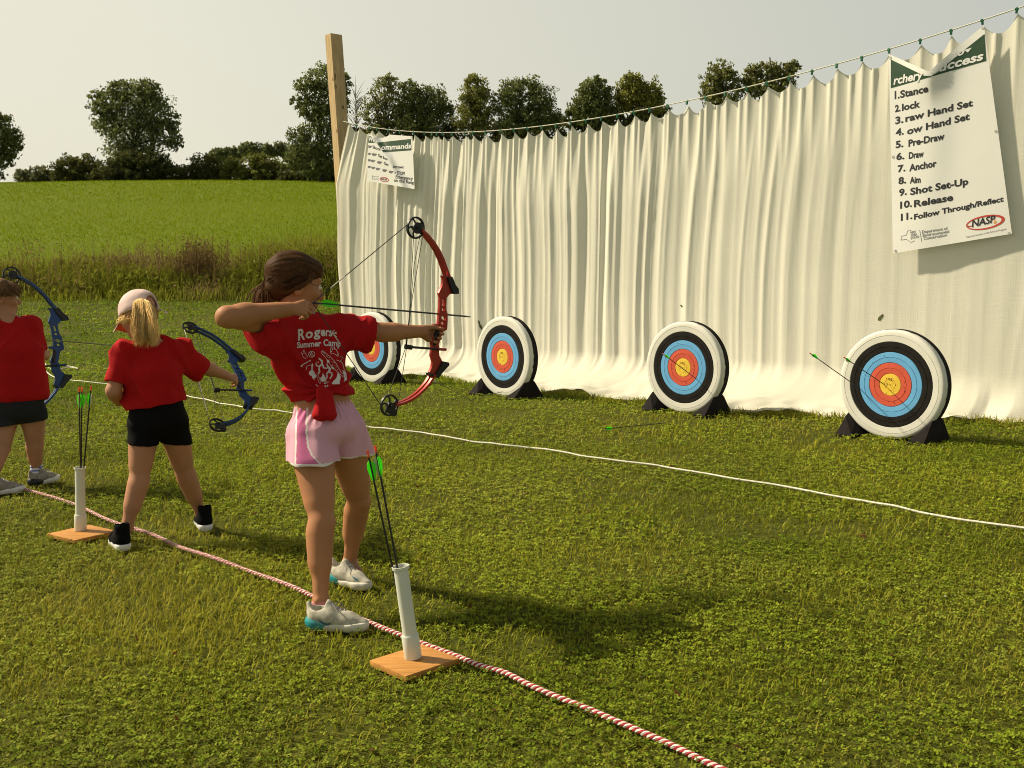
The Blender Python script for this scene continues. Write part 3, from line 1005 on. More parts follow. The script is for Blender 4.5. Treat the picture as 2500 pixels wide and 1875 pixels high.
BOARDS = []       # quads the grass stays off
def board_mask(P):
    ok = np.ones(len(P), bool)
    for c, ux, uy in BOARDS:
        d = P[:, :2] - np.array([c.x, c.y])
        a = np.abs(d @ np.array([ux.x, ux.y])) / ux.length_squared; b = np.abs(d @ np.array([uy.x, uy.y])) / uy.length_squared
        ok &= ~((a < 1.03) & (b < 1.03))
    return ok

def scatter(y0, y1, dens, margin):
    margin = margin + .8
    w = lambda y: y * 0.5 + margin
    A = (w(y0) + w(y1)) * (y1 - y0)
    n = int(A * dens * 1.15)
    y = rng.uniform(y0, y1, n); x = rng.uniform(-1, 1, n) * w(y1)
    k = np.abs(x) < w(y)
    P = np.stack([x[k], y[k], 0 * x[k]], 1)
    P = P[hem_mask(P) & board_mask(P)]
    P[:, 2] = gz(P[:, 1])
    return P

def grass_cols(P, n, kind):
    far = sstep(8.5, 15, P[:, 1])
    patch = 1.3 * fbm(P[:, 0] * .8, P[:, 1] * .8, 0 * P[:, 0], 91, 4)
    dry = sstep(0.15, 0.9, fbm(P[:, 0] * 0.55 + 9, P[:, 1] * 0.55, 0 * P[:, 0], 95, 3) + rng.normal(0, .35, n)) * (1 - .75 * far)
    a = np.array([.165, .195, .012]); b = np.array([.355, .345, .030]); c = np.array([.44, .36, .075])
    t = np.clip(0.45 + 0.35 * patch + rng.normal(0, .30, n), 0, 1)[:, None]
    col = a * (1 - t) + b * t
    col = col * (1 - 0.38 * dry[:, None]) + c * 0.38 * dry[:, None]
    col = col * (1 + far[:, None] * np.array([-.14, .06, -.2]))
    if kind == 'clover': col = col * np.array([.86, 1.05, 1.0])
    col *= rng.uniform(.75, 1.2, n)[:, None]
    return col

def make_grass():
    parts = []
    for (y0, y1, db, dc, sc, margin) in ((1.9, 3.4, 5200, 3600, 1.0, .45), (3.4, 5.0, 3600, 2600, 1.12, .6), (5.0, 8.0, 1700, 1150, 1.5, .9), (8.0, 13.0, 700, 420, 2.1, 1.4), (13.0, 20.0, 260, 130, 3.2, 2.0), (20.0, 28.4, 110, 40, 4.6, 3.0)):
        P = scatter(y0, y1, db, margin); n = len(P)
        tall = 1 + 0.35 * fbm(P[:, 0] * .8, P[:, 1] * .8, 0 * P[:, 0], 99, 2)
        h = rng.uniform(.014, .040, n) * tall * (1 + (sc - 1) * .22)
        w = rng.uniform(.0028, .0052, n) * sc
        parts.append(blades(P, h, w, rng.uniform(.2, 1.5, n), rng.uniform(0, 6.283, n), grass_cols(P, n, 'blade')))
        P = scatter(y0, y1, dc, margin)
        cl = fbm(P[:, 0] * 1.7, P[:, 1] * 1.7, 0 * P[:, 0], 101, 3)
        P = P[cl + rng.normal(0, .3, len(P)) > -0.25]
        n = len(P)
        # three leaflets to a clover head
        c = grass_cols(P, n, 'clover')
        az = rng.uniform(0, 6.283, n); s = rng.uniform(.007, .0125, n) * sc
        h = rng.uniform(.012, .036, n)
        for q in range(3):
            Q = P.copy(); a = az + q * 2.094
            Q[:, 0] += np.cos(a) * s * .62; Q[:, 1] += np.sin(a) * s * .62; Q[:, 2] += h
            parts.append(leaflets(Q, s, c * rng.uniform(.9, 1.1, n)[:, None], .38, 1.05))
    # white clover flowers and brownish dock leaves here and there
    P = scatter(2.0, 12.0, 4.5, .8); n = len(P); P[:, 2] += .045
    parts.append(leaflets(P, rng.uniform(.006, .011, n), np.tile([.45, .44, .36], (n, 1)), .6, 1.0))
    P = scatter(2.0, 7.0, 5.0, .6); n = len(P); P[:, 2] += .022
    parts.append(leaflets(P, rng.uniform(.010, .022, n), np.tile([.16, .060, .03], (n, 1)) * rng.uniform(.6, 1.2, n)[:, None], .5, 2.0))
    # longer tufts along the curtain hem
    u = rng.uniform(0, UR, 5200); m = np.interp(u, HU, HM) + np.abs(rng.normal(0, .10, 5200))
    P = np.array(PA)[None] + np.array(EU)[None] * u[:, None] + np.array(EN)[None] * m[:, None]; P[:, 2] = gz(P[:, 1])
    n = len(P)
    parts.append(blades(P, rng.uniform(.04, .10, n), rng.uniform(.005, .009, n), rng.uniform(.2, 1.2, n), rng.uniform(0, 6.28, n), grass_cols(P, n, 'blade')))
    V, F, C = join(parts)
    return tag(mk('grass', V, F, grass_m, cols=C, smooth=False), 'short mown grass with clover covering the range', 'grass', kind='stuff')

# ---- tall weeds between lawn and field
def make_weeds():
    n = 52000
    x = rng.uniform(-24, 22, n); y = 26.2 + 5.8 * rng.beta(1.2, 1.4, n)
    lump = fbm(x * .35, y * .35, 0 * x, 111, 3)
    P = np.stack([x, y, gz(y) - .03], 1)
    right = sstep(-9, -5.0, x)
    h = (0.55 + 0.45 * np.clip(lump + .5, 0, 1.4) + 0.42 * right) * rng.uniform(.45, 1.15, n)
    h *= .35 + .65 * sstep(26.6, 28.0, y)
    brown = np.clip(sstep(.10, .75, fbm(x * .5 + 3, y * .7, 0 * x, 115, 3) + rng.normal(0, .28, n)) * (1 - .25 * right), 0, 1)[:, None]
    g = np.array([.215, .225, .026]) * rng.uniform(.6, 1.5, n)[:, None]
    bc = np.array([.25, .195, .075]) * rng.uniform(.6, 1.5, n)[:, None]
    col = g * (1 - brown) + bc * brown
    parts = [blades(P, h, rng.uniform(.012, .030, n), rng.uniform(.1, .9, n), rng.uniform(0, 6.283, n), col)]
    # broad leaves inside the band
    n = 30000
    x = rng.uniform(-24, 22, n); y = 26.9 + 4.8 * rng.beta(1.1, 1.6, n)
    r = sstep(-9, -5.0, x)
    hz = (.35 + .65 * sstep(26.6, 28.0, y)) * (.50 + .40 * np.clip(fbm(x * .35, y * .35, 0 * x, 111, 3) + .5, 0, 1.4) + .38 * r) * rng.beta(1.6, 1.4, n)
    P = np.stack([x, y, gz(y) + hz * .9], 1)
    brown = sstep(.0, .5, fbm(x * .5 + 3, y * .7, 0 * x, 115, 3) + rng.normal(0, .25, n))[:, None]
    col = np.array([.19, .205, .026]) * (1 - brown) + np.array([.205, .145, .062]) * brown
    parts.append(leaflets(P, rng.uniform(.05, .13, n), col * rng.uniform(.55, 1.4, n)[:, None], .7, 1.8))
    # feathery seed stalks standing above the rest
    n = 900
    x = np.concatenate([rng.uniform(-22, 14, n - 160), rng.normal(-8.6, .35, 160)]); y = rng.uniform(27.2, 30.5, n)
    y[-160:] = rng.uniform(27.6, 28.4, 160)
    hh = rng.uniform(.9, 1.45, n); hh[-160:] = rng.uniform(.9, 1.6, 160)
    P = np.stack([x, y, gz(y)], 1)
    col = np.array([.19, .125, .055]) * rng.uniform(.7, 1.3, n)[:, None]
    parts.append(blades(P, hh, np.full(n, .016), rng.uniform(.05, .35, n), rng.uniform(0, 6.28, n), col))
    Q = np.repeat(P, 14, 0); f = np.tile(np.linspace(.55, 1.0, 14), n)
    Q[:, 2] += np.repeat(hh, 14) * f; Q[:, 0] += rng.normal(0, .035, len(Q)); Q[:, 1] += rng.normal(0, .035, len(Q))
    parts.append(leaflets(Q, rng.uniform(.025, .05, len(Q)), np.repeat(col, 14, 0) * rng.uniform(.7, 1.3, len(Q))[:, None], .8, 2.0))
    V, F, C = join(parts)
    return tag(mk('weeds', V, F, weed_m, cols=C, smooth=False), 'tall uncut grass and brown seeding weeds between the lawn and the field', 'weeds', kind='stuff')

# ---- standing hay on the field, coarser with distance
hay_m = leaf_mat('hay_blade', 0.36, 0.8, 0.03)
def make_hay():
    parts = []
    for (y0, y1, n, h0, w0) in ((29, 45, 60000, .09, .016), (45, 75, 70000, .11, .028), (75, 124, 70000, .13, .05)):
        y = rng.uniform(y0, y1, n); x = rng.uniform(-.62, .30, n) * y - 1
        P = np.stack([x, y, gz(y) + .15 * vn(x * .03, y * .03, 0 * x, 6) * sstep(40, 80, y) - .12 * sstep(-38, -60, x) * sstep(70, 110, y)], 1)
        t = np.clip(.5 + .6 * fbm(x * .12, y * .06, 0 * x, 131, 3) + rng.normal(0, .12, n), 0, 1)[:, None]
        col = np.array([.185, .245, .004]) * (1 - t) + np.array([.215, .262, .007]) * t
        parts.append(blades(P, rng.uniform(.5, 1.2, n) * h0, rng.uniform(.6, 1.3, n) * w0, rng.uniform(.2, 1.2, n), rng.uniform(0, 6.28, n), col * rng.uniform(.88, 1.12, n)[:, None]))
    V, F, C = join(parts)
    return tag(mk('hay', V, F, hay_m, cols=C, smooth=False), 'bright green standing hay covering the sloping field', 'hay', kind='stuff')

# ---- trees beyond the field
bark_m = pbr('bark', (.045, .038, .028), 0.95, var=0.3, scale=6)
def leaf_cloud(blobs, n, size, col, Yd, core=0.55, sub=26, cl=(0.20, 0.36)):
    n = int(n * 1.7); size *= .80
    """blobs: (px, py, rx, ry) in shown-photo pixels at distance Yd -> leaf cards in clumps; returns arrays and the clump centres"""
    parts = []; cents = []
    area = sum(b[2] * b[3] for b in blobs)
    for (cx, cy, rx, ry) in blobs:
        c = np.array(D(cx, cy, Yd)); s = Yd / 2500.0 * K
        RX, RZ = rx * s * 1.06, ry * s * 1.06; RY = RX * 0.8
        ns = max(6, int(sub * rx * ry / area * len(blobs)))
        d = rng.normal(size=(ns, 3)); d /= np.linalg.norm(d, axis=1)[:, None]
        r = rng.uniform(.25, 1.0, ns) ** .6 * .84 * np.where(rng.random(ns) < .16, 1.24, 1.0)
        S = c + d * r[:, None] * np.array([RX, RY, RZ])
        rad = rng.uniform(*cl, ns) * min(RX, RZ)
        tone = rng.uniform(.7, 1.35, ns)
        cents.append(S)
        k = int(n * rx * ry / area)
        w = rad ** 2; i = rng.choice(ns, k, p=w / w.sum())
        off = rng.normal(size=(k, 3)); off /= np.linalg.norm(off, axis=1)[:, None]
        off *= (rng.uniform(0, 1, k) ** core)[:, None] * rad[i][:, None] * np.array([1.15, 1.15, .85])
        P = S[i] + off
        cc = np.array(col)[None] * tone[i][:, None] * rng.uniform(.75, 1.3, k)[:, None]
        parts.append(leaflets(P, rng.uniform(.6, 1.25, k) * size, cc, .9, 1.5))
    return join(parts), np.concatenate(cents)

def tree(label, bx, by, Yd, blobs, n, size=.30, col=(.030, .040, .012), sub=60, core=.55, group='trees standing beyond the field', name='tree', cat='tree', limbs=22, rt=.28, base_z=None, cl=(.20, .36)):
    b = D(bx, by, Yd)
    z0 = gzf(Yd) - .2 if base_z is None else base_z
    root = thing(name, (b.x, Yd, z0), label, cat, group)
    (V, F, C), cen = leaf_cloud(blobs, n, size, col, Yd, core, sub, cl)
    mk('crown', V, F, leaves_m, root, smooth=False, cols=C)
    tb = MB()
    top = Vector(cen.mean(0)); foot = Vector((b.x, Yd, z0))
    spine = [foot.lerp(top, t) + Vector((random.uniform(-.2, .2), random.uniform(-.2, .2), 0)) * (t > 0) for t in (0, .3, .6, .9, 1.15)]
    tb.tube(spine, [rt, rt * .8, rt * .6, rt * .4, rt * .15], 7)
    for c in random.sample(list(map(tuple, cen)), min(limbs, len(cen))):
        c = Vector(c); a = spine[random.choice((1, 2, 2, 3))]
        m = a.lerp(c, .5) + Vector((0, 0, random.uniform(-.3, .5)))
        tb.tube([a, m, c], [rt * .35, rt * .22, rt * .06], 5)
    tb.build('trunk', bark_m, root)
    return root

def make_trees():
    G = 'trees standing beyond the field'
    dk = (.160, .182, .062)
    tree('big round spreading tree alone on the field crest', 290, 385, 116,
         [(292, 225, 62, 52), (240, 222, 46, 34), (330, 240, 50, 46), (285, 290, 72, 48), (235, 268, 38, 30), (352, 290, 38, 36), (205, 205, 20, 12), (318, 195, 40, 24), (262, 192, 36, 22), (290, 330, 70, 28), (215, 235, 26, 20), (370, 262, 22, 24), (380, 300, 16, 26)], 9500, .30, dk, 120, cl=(.18, .34))
    tree('dark half hidden tree at the photo edge by the field corner', -20, 392, 112,
         [(-20, 300, 58, 52), (22, 300, 26, 34), (-10, 260, 36, 24), (8, 340, 26, 26), (-18, 362, 30, 30), (34, 318, 14, 22)], 4200, .30, dk, 70)
    tree('tall ragged drooping tree right behind the timber post', 695, 385, 108,
         [(700, 170, 44, 36), (668, 190, 34, 26), (720, 215, 36, 46), (672, 235, 36, 30), (700, 265, 46, 40), (645, 298, 28, 28), (670, 330, 50, 36), (715, 330, 40, 50), (640, 220, 22, 14), (742, 185, 20, 34), (690, 365, 52, 26), (635, 340, 22, 30)], 9000, .28, dk, 110, cl=(.18, .34))
    tree('airy pale leaved tree with see-through top above the small banner', 830, 330, 105,
         [(828, 195, 34, 34), (808, 240, 32, 34), (840, 178, 22, 18), (850, 225, 28, 30), (815, 275, 40, 30), (855, 270, 40, 26)], 3000, .24, (.21, .215, .075), 60, cl=(.16, .30))
    tree('broad dense tree beside the airy pale one', 915, 330, 106,
         [(900, 215, 38, 38), (885, 195, 24, 22), (935, 225, 40, 40), (960, 245, 24, 34), (905, 265, 60, 36), (880, 240, 30, 30)], 5200, .27, dk, 70)
    tree('light green topped tree in the middle of the row above the curtain', 1030, 330, 104,
         [(1028, 195, 34, 34), (1008, 225, 24, 30), (1045, 225, 34, 36), (1022, 260, 46, 34), (1020, 178, 20, 16)], 4000, .25, (.22, .225, .062), 60)
    tree('wide twin crowned tree behind the lowest dip of the curtain line', 1125, 330, 104,
         [(1110, 200, 34, 34), (1140, 190, 32, 28), (1165, 215, 36, 34), (1095, 235, 36, 36), (1150, 250, 50, 36), (1185, 255, 34, 30), (1120, 275, 60, 28), (1205, 262, 18, 20)], 6500, .26, dk, 80)
    tree('dark tree rising behind the curtain folds, left of its lighter neighbour', 1285, 330, 90,
         [(1280, 200, 30, 30), (1262, 225, 34, 30), (1300, 215, 28, 36), (1290, 245, 50, 30), (1292, 180, 18, 16)], 4600, .24, dk, 60, base_z=8.0)
    tree('yellowish green tree rising behind the curtain folds', 1380, 330, 90,
         [(1362, 180, 30, 28), (1372, 205, 36, 34), (1405, 200, 28, 34), (1400, 235, 40, 26), (1352, 210, 26, 34), (1420, 215, 16, 26)], 4600, .24, (.235, .235, .058), 64, base_z=8.0)
    tree('feathery tree peeking over the climbing curtain line', 1555, 330, 74,
         [(1555, 155, 34, 26), (1540, 178, 32, 26), (1575, 175, 34, 26), (1535, 200, 28, 20), (1560, 215, 50, 26)], 3200, .19, (.20, .205, .07), 70, base_z=5.6, cl=(.16, .30))
    tree('loose tree furthest along the curtain, its twigs against pale sky', 1665, 330, 74,
         [(1625, 165, 24, 26), (1655, 155, 30, 22), (1690, 155, 30, 22), (1712, 145, 18, 20), (1640, 190, 46, 24), (1690, 180, 36, 24)], 3600, .19, (.20, .205, .07), 80, base_z=5.6, cl=(.15, .28))
    # bare grey tree beside the post
    b = D(772, 385, 106); root = thing('tree', (b.x, 106, gzf(106) - .2), 'bare grey leafless tree showing at the edge of the timber post', 'tree', G)
    tb = MB(); a = Vector((b.x, 106, gzf(106) - .2)); top = D(768, 195, 106)
    tb.tube([a, a.lerp(top, .5), top], [.16, .1, .02], 6)
    for i in range(60):
        s = a.lerp(top, random.uniform(.45, .95)); d = Vector((random.uniform(-1, 1.2), random.uniform(-.6, .6), random.uniform(.3, 1.2))).normalized()
        e = s + d * random.uniform(.8, 2.2); m = s.lerp(e, .5) + Vector((0, 0, .15))
        tb.tube([s, m, e], [.035, .025, .008], 4)
    tb.build('trunk', pbr('grey_twig', (.30, .28, .23), 0.9), root)
    # hedgerow along the crest
    gb = 'bushes along the field crest'
    bush = lambda label, bx, Yd, blobs, n, col=(.110, .116, .034): tree(label, bx, 392, Yd, blobs + [(q[0], 388, q[2], 11) for q in blobs], int(n * 1.8), .26, col, 50, group=gb, name='bush', cat='bush', limbs=8, rt=.10)
    bush('low pale bush standing apart near the field corner', 70, 124, [(50, 378, 24, 14), (85, 372, 28, 18), (68, 382, 40, 12), (100, 380, 20, 14)], 1500, (.17, .18, .09))
    bush('rounded dark bush left of the big round tree', 150, 116, [(145, 360, 34, 26), (185, 358, 36, 24), (165, 378, 56, 16), (215, 372, 30, 20), (130, 378, 22, 16)], 3800)
    bush('black green thicket under the big round tree', 290, 113, [(255, 368, 52, 28), (310, 365, 56, 32), (360, 372, 40, 24), (285, 380, 90, 14), (335, 348, 40, 22), (235, 378, 40, 20), (290, 350, 60, 24)], 8200, (.085, .092, .030))
    bush('sloping dark bush right of the big round tree', 420, 116, [(410, 372, 34, 24), (445, 362, 38, 32), (478, 366, 34, 28), (440, 382, 70, 12)], 3600)
    bush('sunlit bush with yellow green vines on the field crest', 540, 115, [(505, 365, 30, 26), (535, 358, 34, 28), (575, 362, 36, 28), (545, 380, 76, 14), (605, 368, 30, 24)], 4600, (.18, .19, .045))
    bush('deep green bush at the foot of the drooping tree', 655, 113, [(635, 372, 38, 22), (675, 368, 44, 26), (715, 370, 36, 26), (670, 382, 80, 12)], 4200, (.10, .108, .034))
    bush('dark scrub behind the curtain under the row of trees', 950, 108, [(790, 292, 60, 26), (860, 284, 60, 30), (930, 286, 60, 30), (1000, 283, 50, 30), (1060, 287, 50, 30), (1120, 282, 60, 30), (1190, 284, 50, 30), (960, 335, 270, 45)], 11000, (.085, .092, .030))
    bush('dark scrub behind the curtain under the yellowish tree', 1350, 92, [(1255, 262, 55, 26), (1340, 255, 60, 26), (1415, 250, 40, 24), (1340, 305, 130, 45)], 6500, (.085, .092, .030))
    # far wooded rise behind the hedgerow
    (V, F, C), _ = leaf_cloud([(470 + 22 * i, 340 - 14 * math.sin(i / 9 * math.pi) - (6 if i % 3 == 0 else 0), 24, 16) for i in range(11)], 5200, .55, (.16, .18, .08), 190, .6, 90)
    V2 = V.copy()
    tag(mk('woods', V2, F, leaves_m, smooth=False, cols=C), 'far wooded rise behind the hedgerow', 'woods', kind='stuff')
# ================================================================== OBJECTS ON THE RANGE
N45 = Vector((math.sin(R(46)), math.cos(R(46)), 0))            # shooting direction
blk = pbr('black_plastic', (.014, .014, .015), 0.45, var=0.2, spec=0.4)
brown_pl = pbr('brown_black_plastic', (.013, .010, .010), 0.8, var=0.25, scale=12, bump=.2, bscale=60, spec=0.12)

# ---- round targets
foam = {
    'white': pbr('white_foam', (.70, .69, .62), 0.7, var=0.06, scale=7, bump=.25, bscale=90, spec=.25),
    'black': pbr('black_foam', (.017, .015, .013), 0.85, var=0.25, scale=9, bump=.3, bscale=90, spec=.12),
    'blue': pbr('blue_foam', (.14, .40, .70), 0.65, var=0.07, scale=8, bump=.25, bscale=90, spec=.25),
    'red': pbr('red_foam', (.62, .10, .055), 0.65, var=0.09, scale=8, bump=.25, bscale=90, spec=.25),
    'yellow': pbr('yellow_foam', (.80, .54, .06), 0.65, var=0.09, scale=9, bump=.25, bscale=90, spec=.25),
}
groove_m = pbr('foam_groove', (.05, .045, .04), 0.9)
hole_dark = pbr('arrow_hole', (.02, .018, .016), 0.9)
TC = 0.452
def target_proto():
    root = thing('archery_target', (0, 0, 0), 'x', 'target', 'round targets standing along the curtain')
    c = Vector((0, 0, TC)); ax = Vector((0, 1, 0))
    SG = 72
    def ring(name, r0, r1, mat, y=0.0):
        b = MB(); mid = (r0 + r1) / 2; g = .0022; dp = .004
        pr = [(y + .006, r0)] if r0 > 0 else []
        pr += [(y + (.0 if r0 > 0 else 0), r0 + .0035 if r0 > 0 else 0.0), (y - .001, mid - g), (y + dp, mid - g * .5), (y + dp, mid + g * .5), (y - .001, mid + g), (y, r1 - .0035), (y + .006, r1)]
        b.lathe(c, ax, pr, SG)
        return b.build(name, mat, root)
    ring('yellow_centre', 0.0, .092, foam['yellow'])
    ring('red_ring', .092, .181, foam['red'])
    ring('blue_ring', .181, .268, foam['blue'])
    ring('black_ring', .268, .352, foam['black'])
    # white outer ring wraps round the rim
    b = MB()
    pr = [(.006, .352), (0, .3555), (-.001, .400), (.004, .401), (.004, .403), (-.001, .404), (0, .428), (.004, .440), (.012, .447), (.022, .450), (.060, .450)]
    b.lathe(c, ax, pr, SG); b.build('white_ring', foam['white'], root)
    # dark backing layer with a chewed front edge
    b = MB(); vs = []; fs = []
    for k in range(96):
        an = 2 * math.pi * k / 96
        e = .060 + .010 * float(vn(an * 9, 0, 0, 201)) + (.012 if float(vn(an * 23, 0, 0, 203)) > .6 else 0) * -1
        for (y, r) in ((e, .4535), (.118, .4535), (.126, .445), (.126, 0.0)):
            vs.append(c + Vector((math.cos(an) * r, y, math.sin(an) * r)))
    for k in range(96):
        k2 = (k + 1) % 96
        for q in range(3): fs.append((k * 4 + q, k2 * 4 + q, k2 * 4 + q + 1, k * 4 + q + 1))
    b.add(vs, fs); b.build('backing', foam['black'], root)
    # two pyramid feet gripping the rim
    for sgn in (-1, 1):
        b = MB()
        x0, x1 = (.235, .375)
        P = lambda x, y, z: Vector((sgn * x, y, z))
        base = [P(x0, -.17, 0), P(x1, -.17, 0), P(x1 + .03, .24, 0), P(x0 - .05, .24, 0)]
        lip = [P(x0, -.17, .026), P(x1, -.17, .026), P(x1 + .03, .24, .03), P(x0 - .05, .24, .03)]
        rim = [P(.285, -.030, .108), P(.366, -.030, .160), P(.395, .135, .180), P(.285, .135, .100)]
        top = [P(.335, -.005, .165), P(.360, -.005, .185), P(.385, .12, .205), P(.335, .12, .17)]
        v = base + lip + rim + top
        f = [(3, 2, 1, 0)]
        for o in (0, 4, 8):
            for i in range(4):
                j = (i + 1) % 4
                f.append((o + i, o + j, o + 4 + j, o + 4 + i))
        f.append((12, 13, 14, 15))
        b.add(v, f)
        b.build('foot', brown_pl, root, smooth=False)
    # arrow scars in the face
    b = MB(); rr = random.Random(5)
    for i in range(46):
        r = abs(rr.gauss(0, .12)); a = rr.uniform(0, 6.28)
        if r > .34: continue
        p = c + Vector((math.cos(a) * r, -.0022, math.sin(a) * r)); s = rr.uniform(.0018, .0036)
        b.add([p + Vector((s * math.cos(q * 1.2566), 0, s * 1.3 * math.sin(q * 1.2566))) for q in range(5)], [(0, 1, 2, 3, 4)])
    for i in range(5):
        a = rr.uniform(1.2, 2.0); r = rr.uniform(.03, .055)
        p = c + Vector((math.cos(a) * r, -.0022, math.sin(a) * r))
        b.add([p, p + Vector((.012, 0, .003)), p + Vector((.011, 0, .0055)), p + Vector((-.001, 0, .003))], [(0, 1, 2, 3)])
    b.build('arrow_scars', hole_dark, root, smooth=False)
    return root

TGT = []
tp = target_proto()
for i, (px, py, zpx, lab) in enumerate(((2173, 938, 271, 'nearest and largest round target, two arrows stuck in its face'),
                                       (1667, 903, 226, 'round target with a single arrow stuck in its red ring'),
                                       (1226, 874, 198, 'round target with no arrow in its coloured rings, seen more sideways beside the bow'),
                                       (905, 846, 174, 'farthest round target, partly hidden behind the outstretched arm of the archer in pink shorts'))):
    d = .904 * 2500 / zpx
    c = at(px, py, d)
    o = tp if i == 0 else dup(tp)
    g0 = Vector((c.x, d, 0))
    o.location = g0; o.rotation_euler = (0, 0, R(-46) + R((0, 1.5, -1, 2)[i]))
    tag(o, lab, 'target', 'round targets standing along the curtain')
    TGT.append((g0, R(-46) + R((0, 1.5, -1, 2)[i])))

def tgt_hit(i, px, py):
    g0, a = TGT[i]
    n = Vector((math.sin(a), -math.cos(a), 0))
    d = ray(px, py); o = g0
    t = (o - CAMP).dot(n) / d.dot(n)
    return CAMP + d * t

# ---- arrows
carbon = pbr('black_carbon', (.012, .012, .013), 0.35, var=0.2, spec=0.5)
palegrey = pbr('sunlit_tone_shaft', (.16, .155, .11), 0.5, var=0.2)  # black shaft painted pale: sunlight put into its base colour
neon = pbr('neon_green_vane', (.17, .92, .04), 0.45, var=0.06, trans=0.5)
palevane = pbr('pale_vane', (.62, .66, .48), 0.5, var=0.1, trans=0.3)
orange = pbr('orange_nock', (.85, .10, .02), 0.4, var=0.08)
AL = 0.76
def arrow_proto(name_mat, shaft_m, vanes, nock_m):
    root = thing('arrow', (0, 0, 0), 'x', 'arrow')
    b = MB(); b.tube([(.018, 0, 0), (AL - .03, 0, 0)], .0036, 8); b.build('shaft', shaft_m, root)
    b = MB(); b.lathe((0, 0, 0), (1, 0, 0), [(.018, .0038), (.006, .0042), (.002, .0040)], 8); b.box((-.001, .0028, 0), (.006, 0, 0), (0, .0012, 0), (0, 0, .003)); b.box((-.001, -.0028, 0), (.006, 0, 0), (0, .0012, 0), (0, 0, .003))
    b.build('nock', nock_m, root)
    b = MB(); b.lathe((AL - .03, 0, 0), (1, 0, 0), [(0, .0037), (.018, .0038), (.030, .0006)], 8); b.build('point', pbr('steel_point', (.25, .25, .24), .35, metal=.8), root)
    for k in range(3):
        an = R(90 + 120 * k)
        r = Vector((0, math.cos(an), math.sin(an)))
        prof = [(.032, .0035), (.036, .010), (.046, .0155), (.060, .0165), (.078, .0135), (.098, .0075), (.108, .0035)]
        b = MB()
        t = Vector((1, 0, 0)).cross(r) * .0006
        pts = [Vector((x, 0, 0)) + r * h for x, h in prof]
        n = len(pts)
        b.add([p + t for p in pts] + [p - t for p in pts], [tuple(range(n)), tuple(range(2 * n - 1, n - 1, -1))] + [(i, (i + 1) % n, (i + 1) % n + n, i + n) for i in range(n)])
        b.build('fletching', vanes[k], root, smooth=False)
    return root
ap = arrow_proto('a', carbon, (neon, neon, palevane), orange)
ag = arrow_proto('g', palegrey, (palevane, palevane, palevane), palevane)
ac = arrow_proto('c', carbon, (neon, neon, neon), carbon)
used_protos = set()
def arrow(proto, P, Q, label, roll=0.0, group='loose and shot arrows'):
    """nock at P, pointing to Q"""
    if proto.name in used_protos: o = dup(proto)
    else: o = proto; used_protos.add(proto.name)
    x = (Q - P).normalized(); z = Vector((0, 0, 1)); z = (z - x * z.dot(x)).normalized(); y = z.cross(x)
    m = Matrix((x, y, z)).transposed() @ Matrix.Rotation(roll, 3, 'X')
    o.location = P; o.rotation_euler = m.to_euler()
    return tag(o, label, 'arrow', group)
def tail_on(px, py, Q, L):
    """point on the ray of a pixel, L metres in front of Q (the nearer one)"""
    d = ray(px, py).normalized(); w = CAMP - Q
    b = w.dot(d); c = w.dot(w) - L * L
    disc = b * b - c
    if disc < 0: return CAMP + d * (-b)
    return CAMP + d * (-b - math.sqrt(disc))
q7 = lambda x, y: (1900 + x / 3.687, 740 + y / 3.687)
q6 = lambda x, y: (1100 + x / 2.949, 720 + y / 2.949)
q8 = lambda x, y: (840 + x / 4.809, 740 + y / 4.809)
h = tgt_hit(0, *q7(735, 770)); arrow(ap, tail_on(*q7(285, 450), h, .70), h, 'black arrow stuck where the black and blue rings meet on the nearest target', .3)
h = tgt_hit(0, *q7(950, 730)); arrow(ap, tail_on(*q7(592, 488), h, .62), h, 'black arrow stuck in the yellow centre of the nearest target', -.4)
h = tgt_hit(1, *q6(1770, 605)); arrow(ap, tail_on(*q6(1532, 426), h, .60), h, 'black arrow stuck in the red ring of the target standing between two others', .2)
h = tgt_hit(2, *q8(1900, 1030)); arrow(ag, tail_on(*q8(1176, 1206), h, .80), h, 'grey arrow drooping from a target rim, its pale vanes down in the grass', .1)
g = gnd(*q8(1525, 1160)); arrow(ag, tail_on(*q8(1012, 888), g, .76), g, 'grey arrow slanting into the grass, vanes up below the red bow', .5)
p_ = gnd(*q6(1098, 965), .052); p2 = gnd(*q6(1684, 908), .036); arrow(ac, p_, p2, 'black arrow lying flat in the grass between white rope and target', .4)

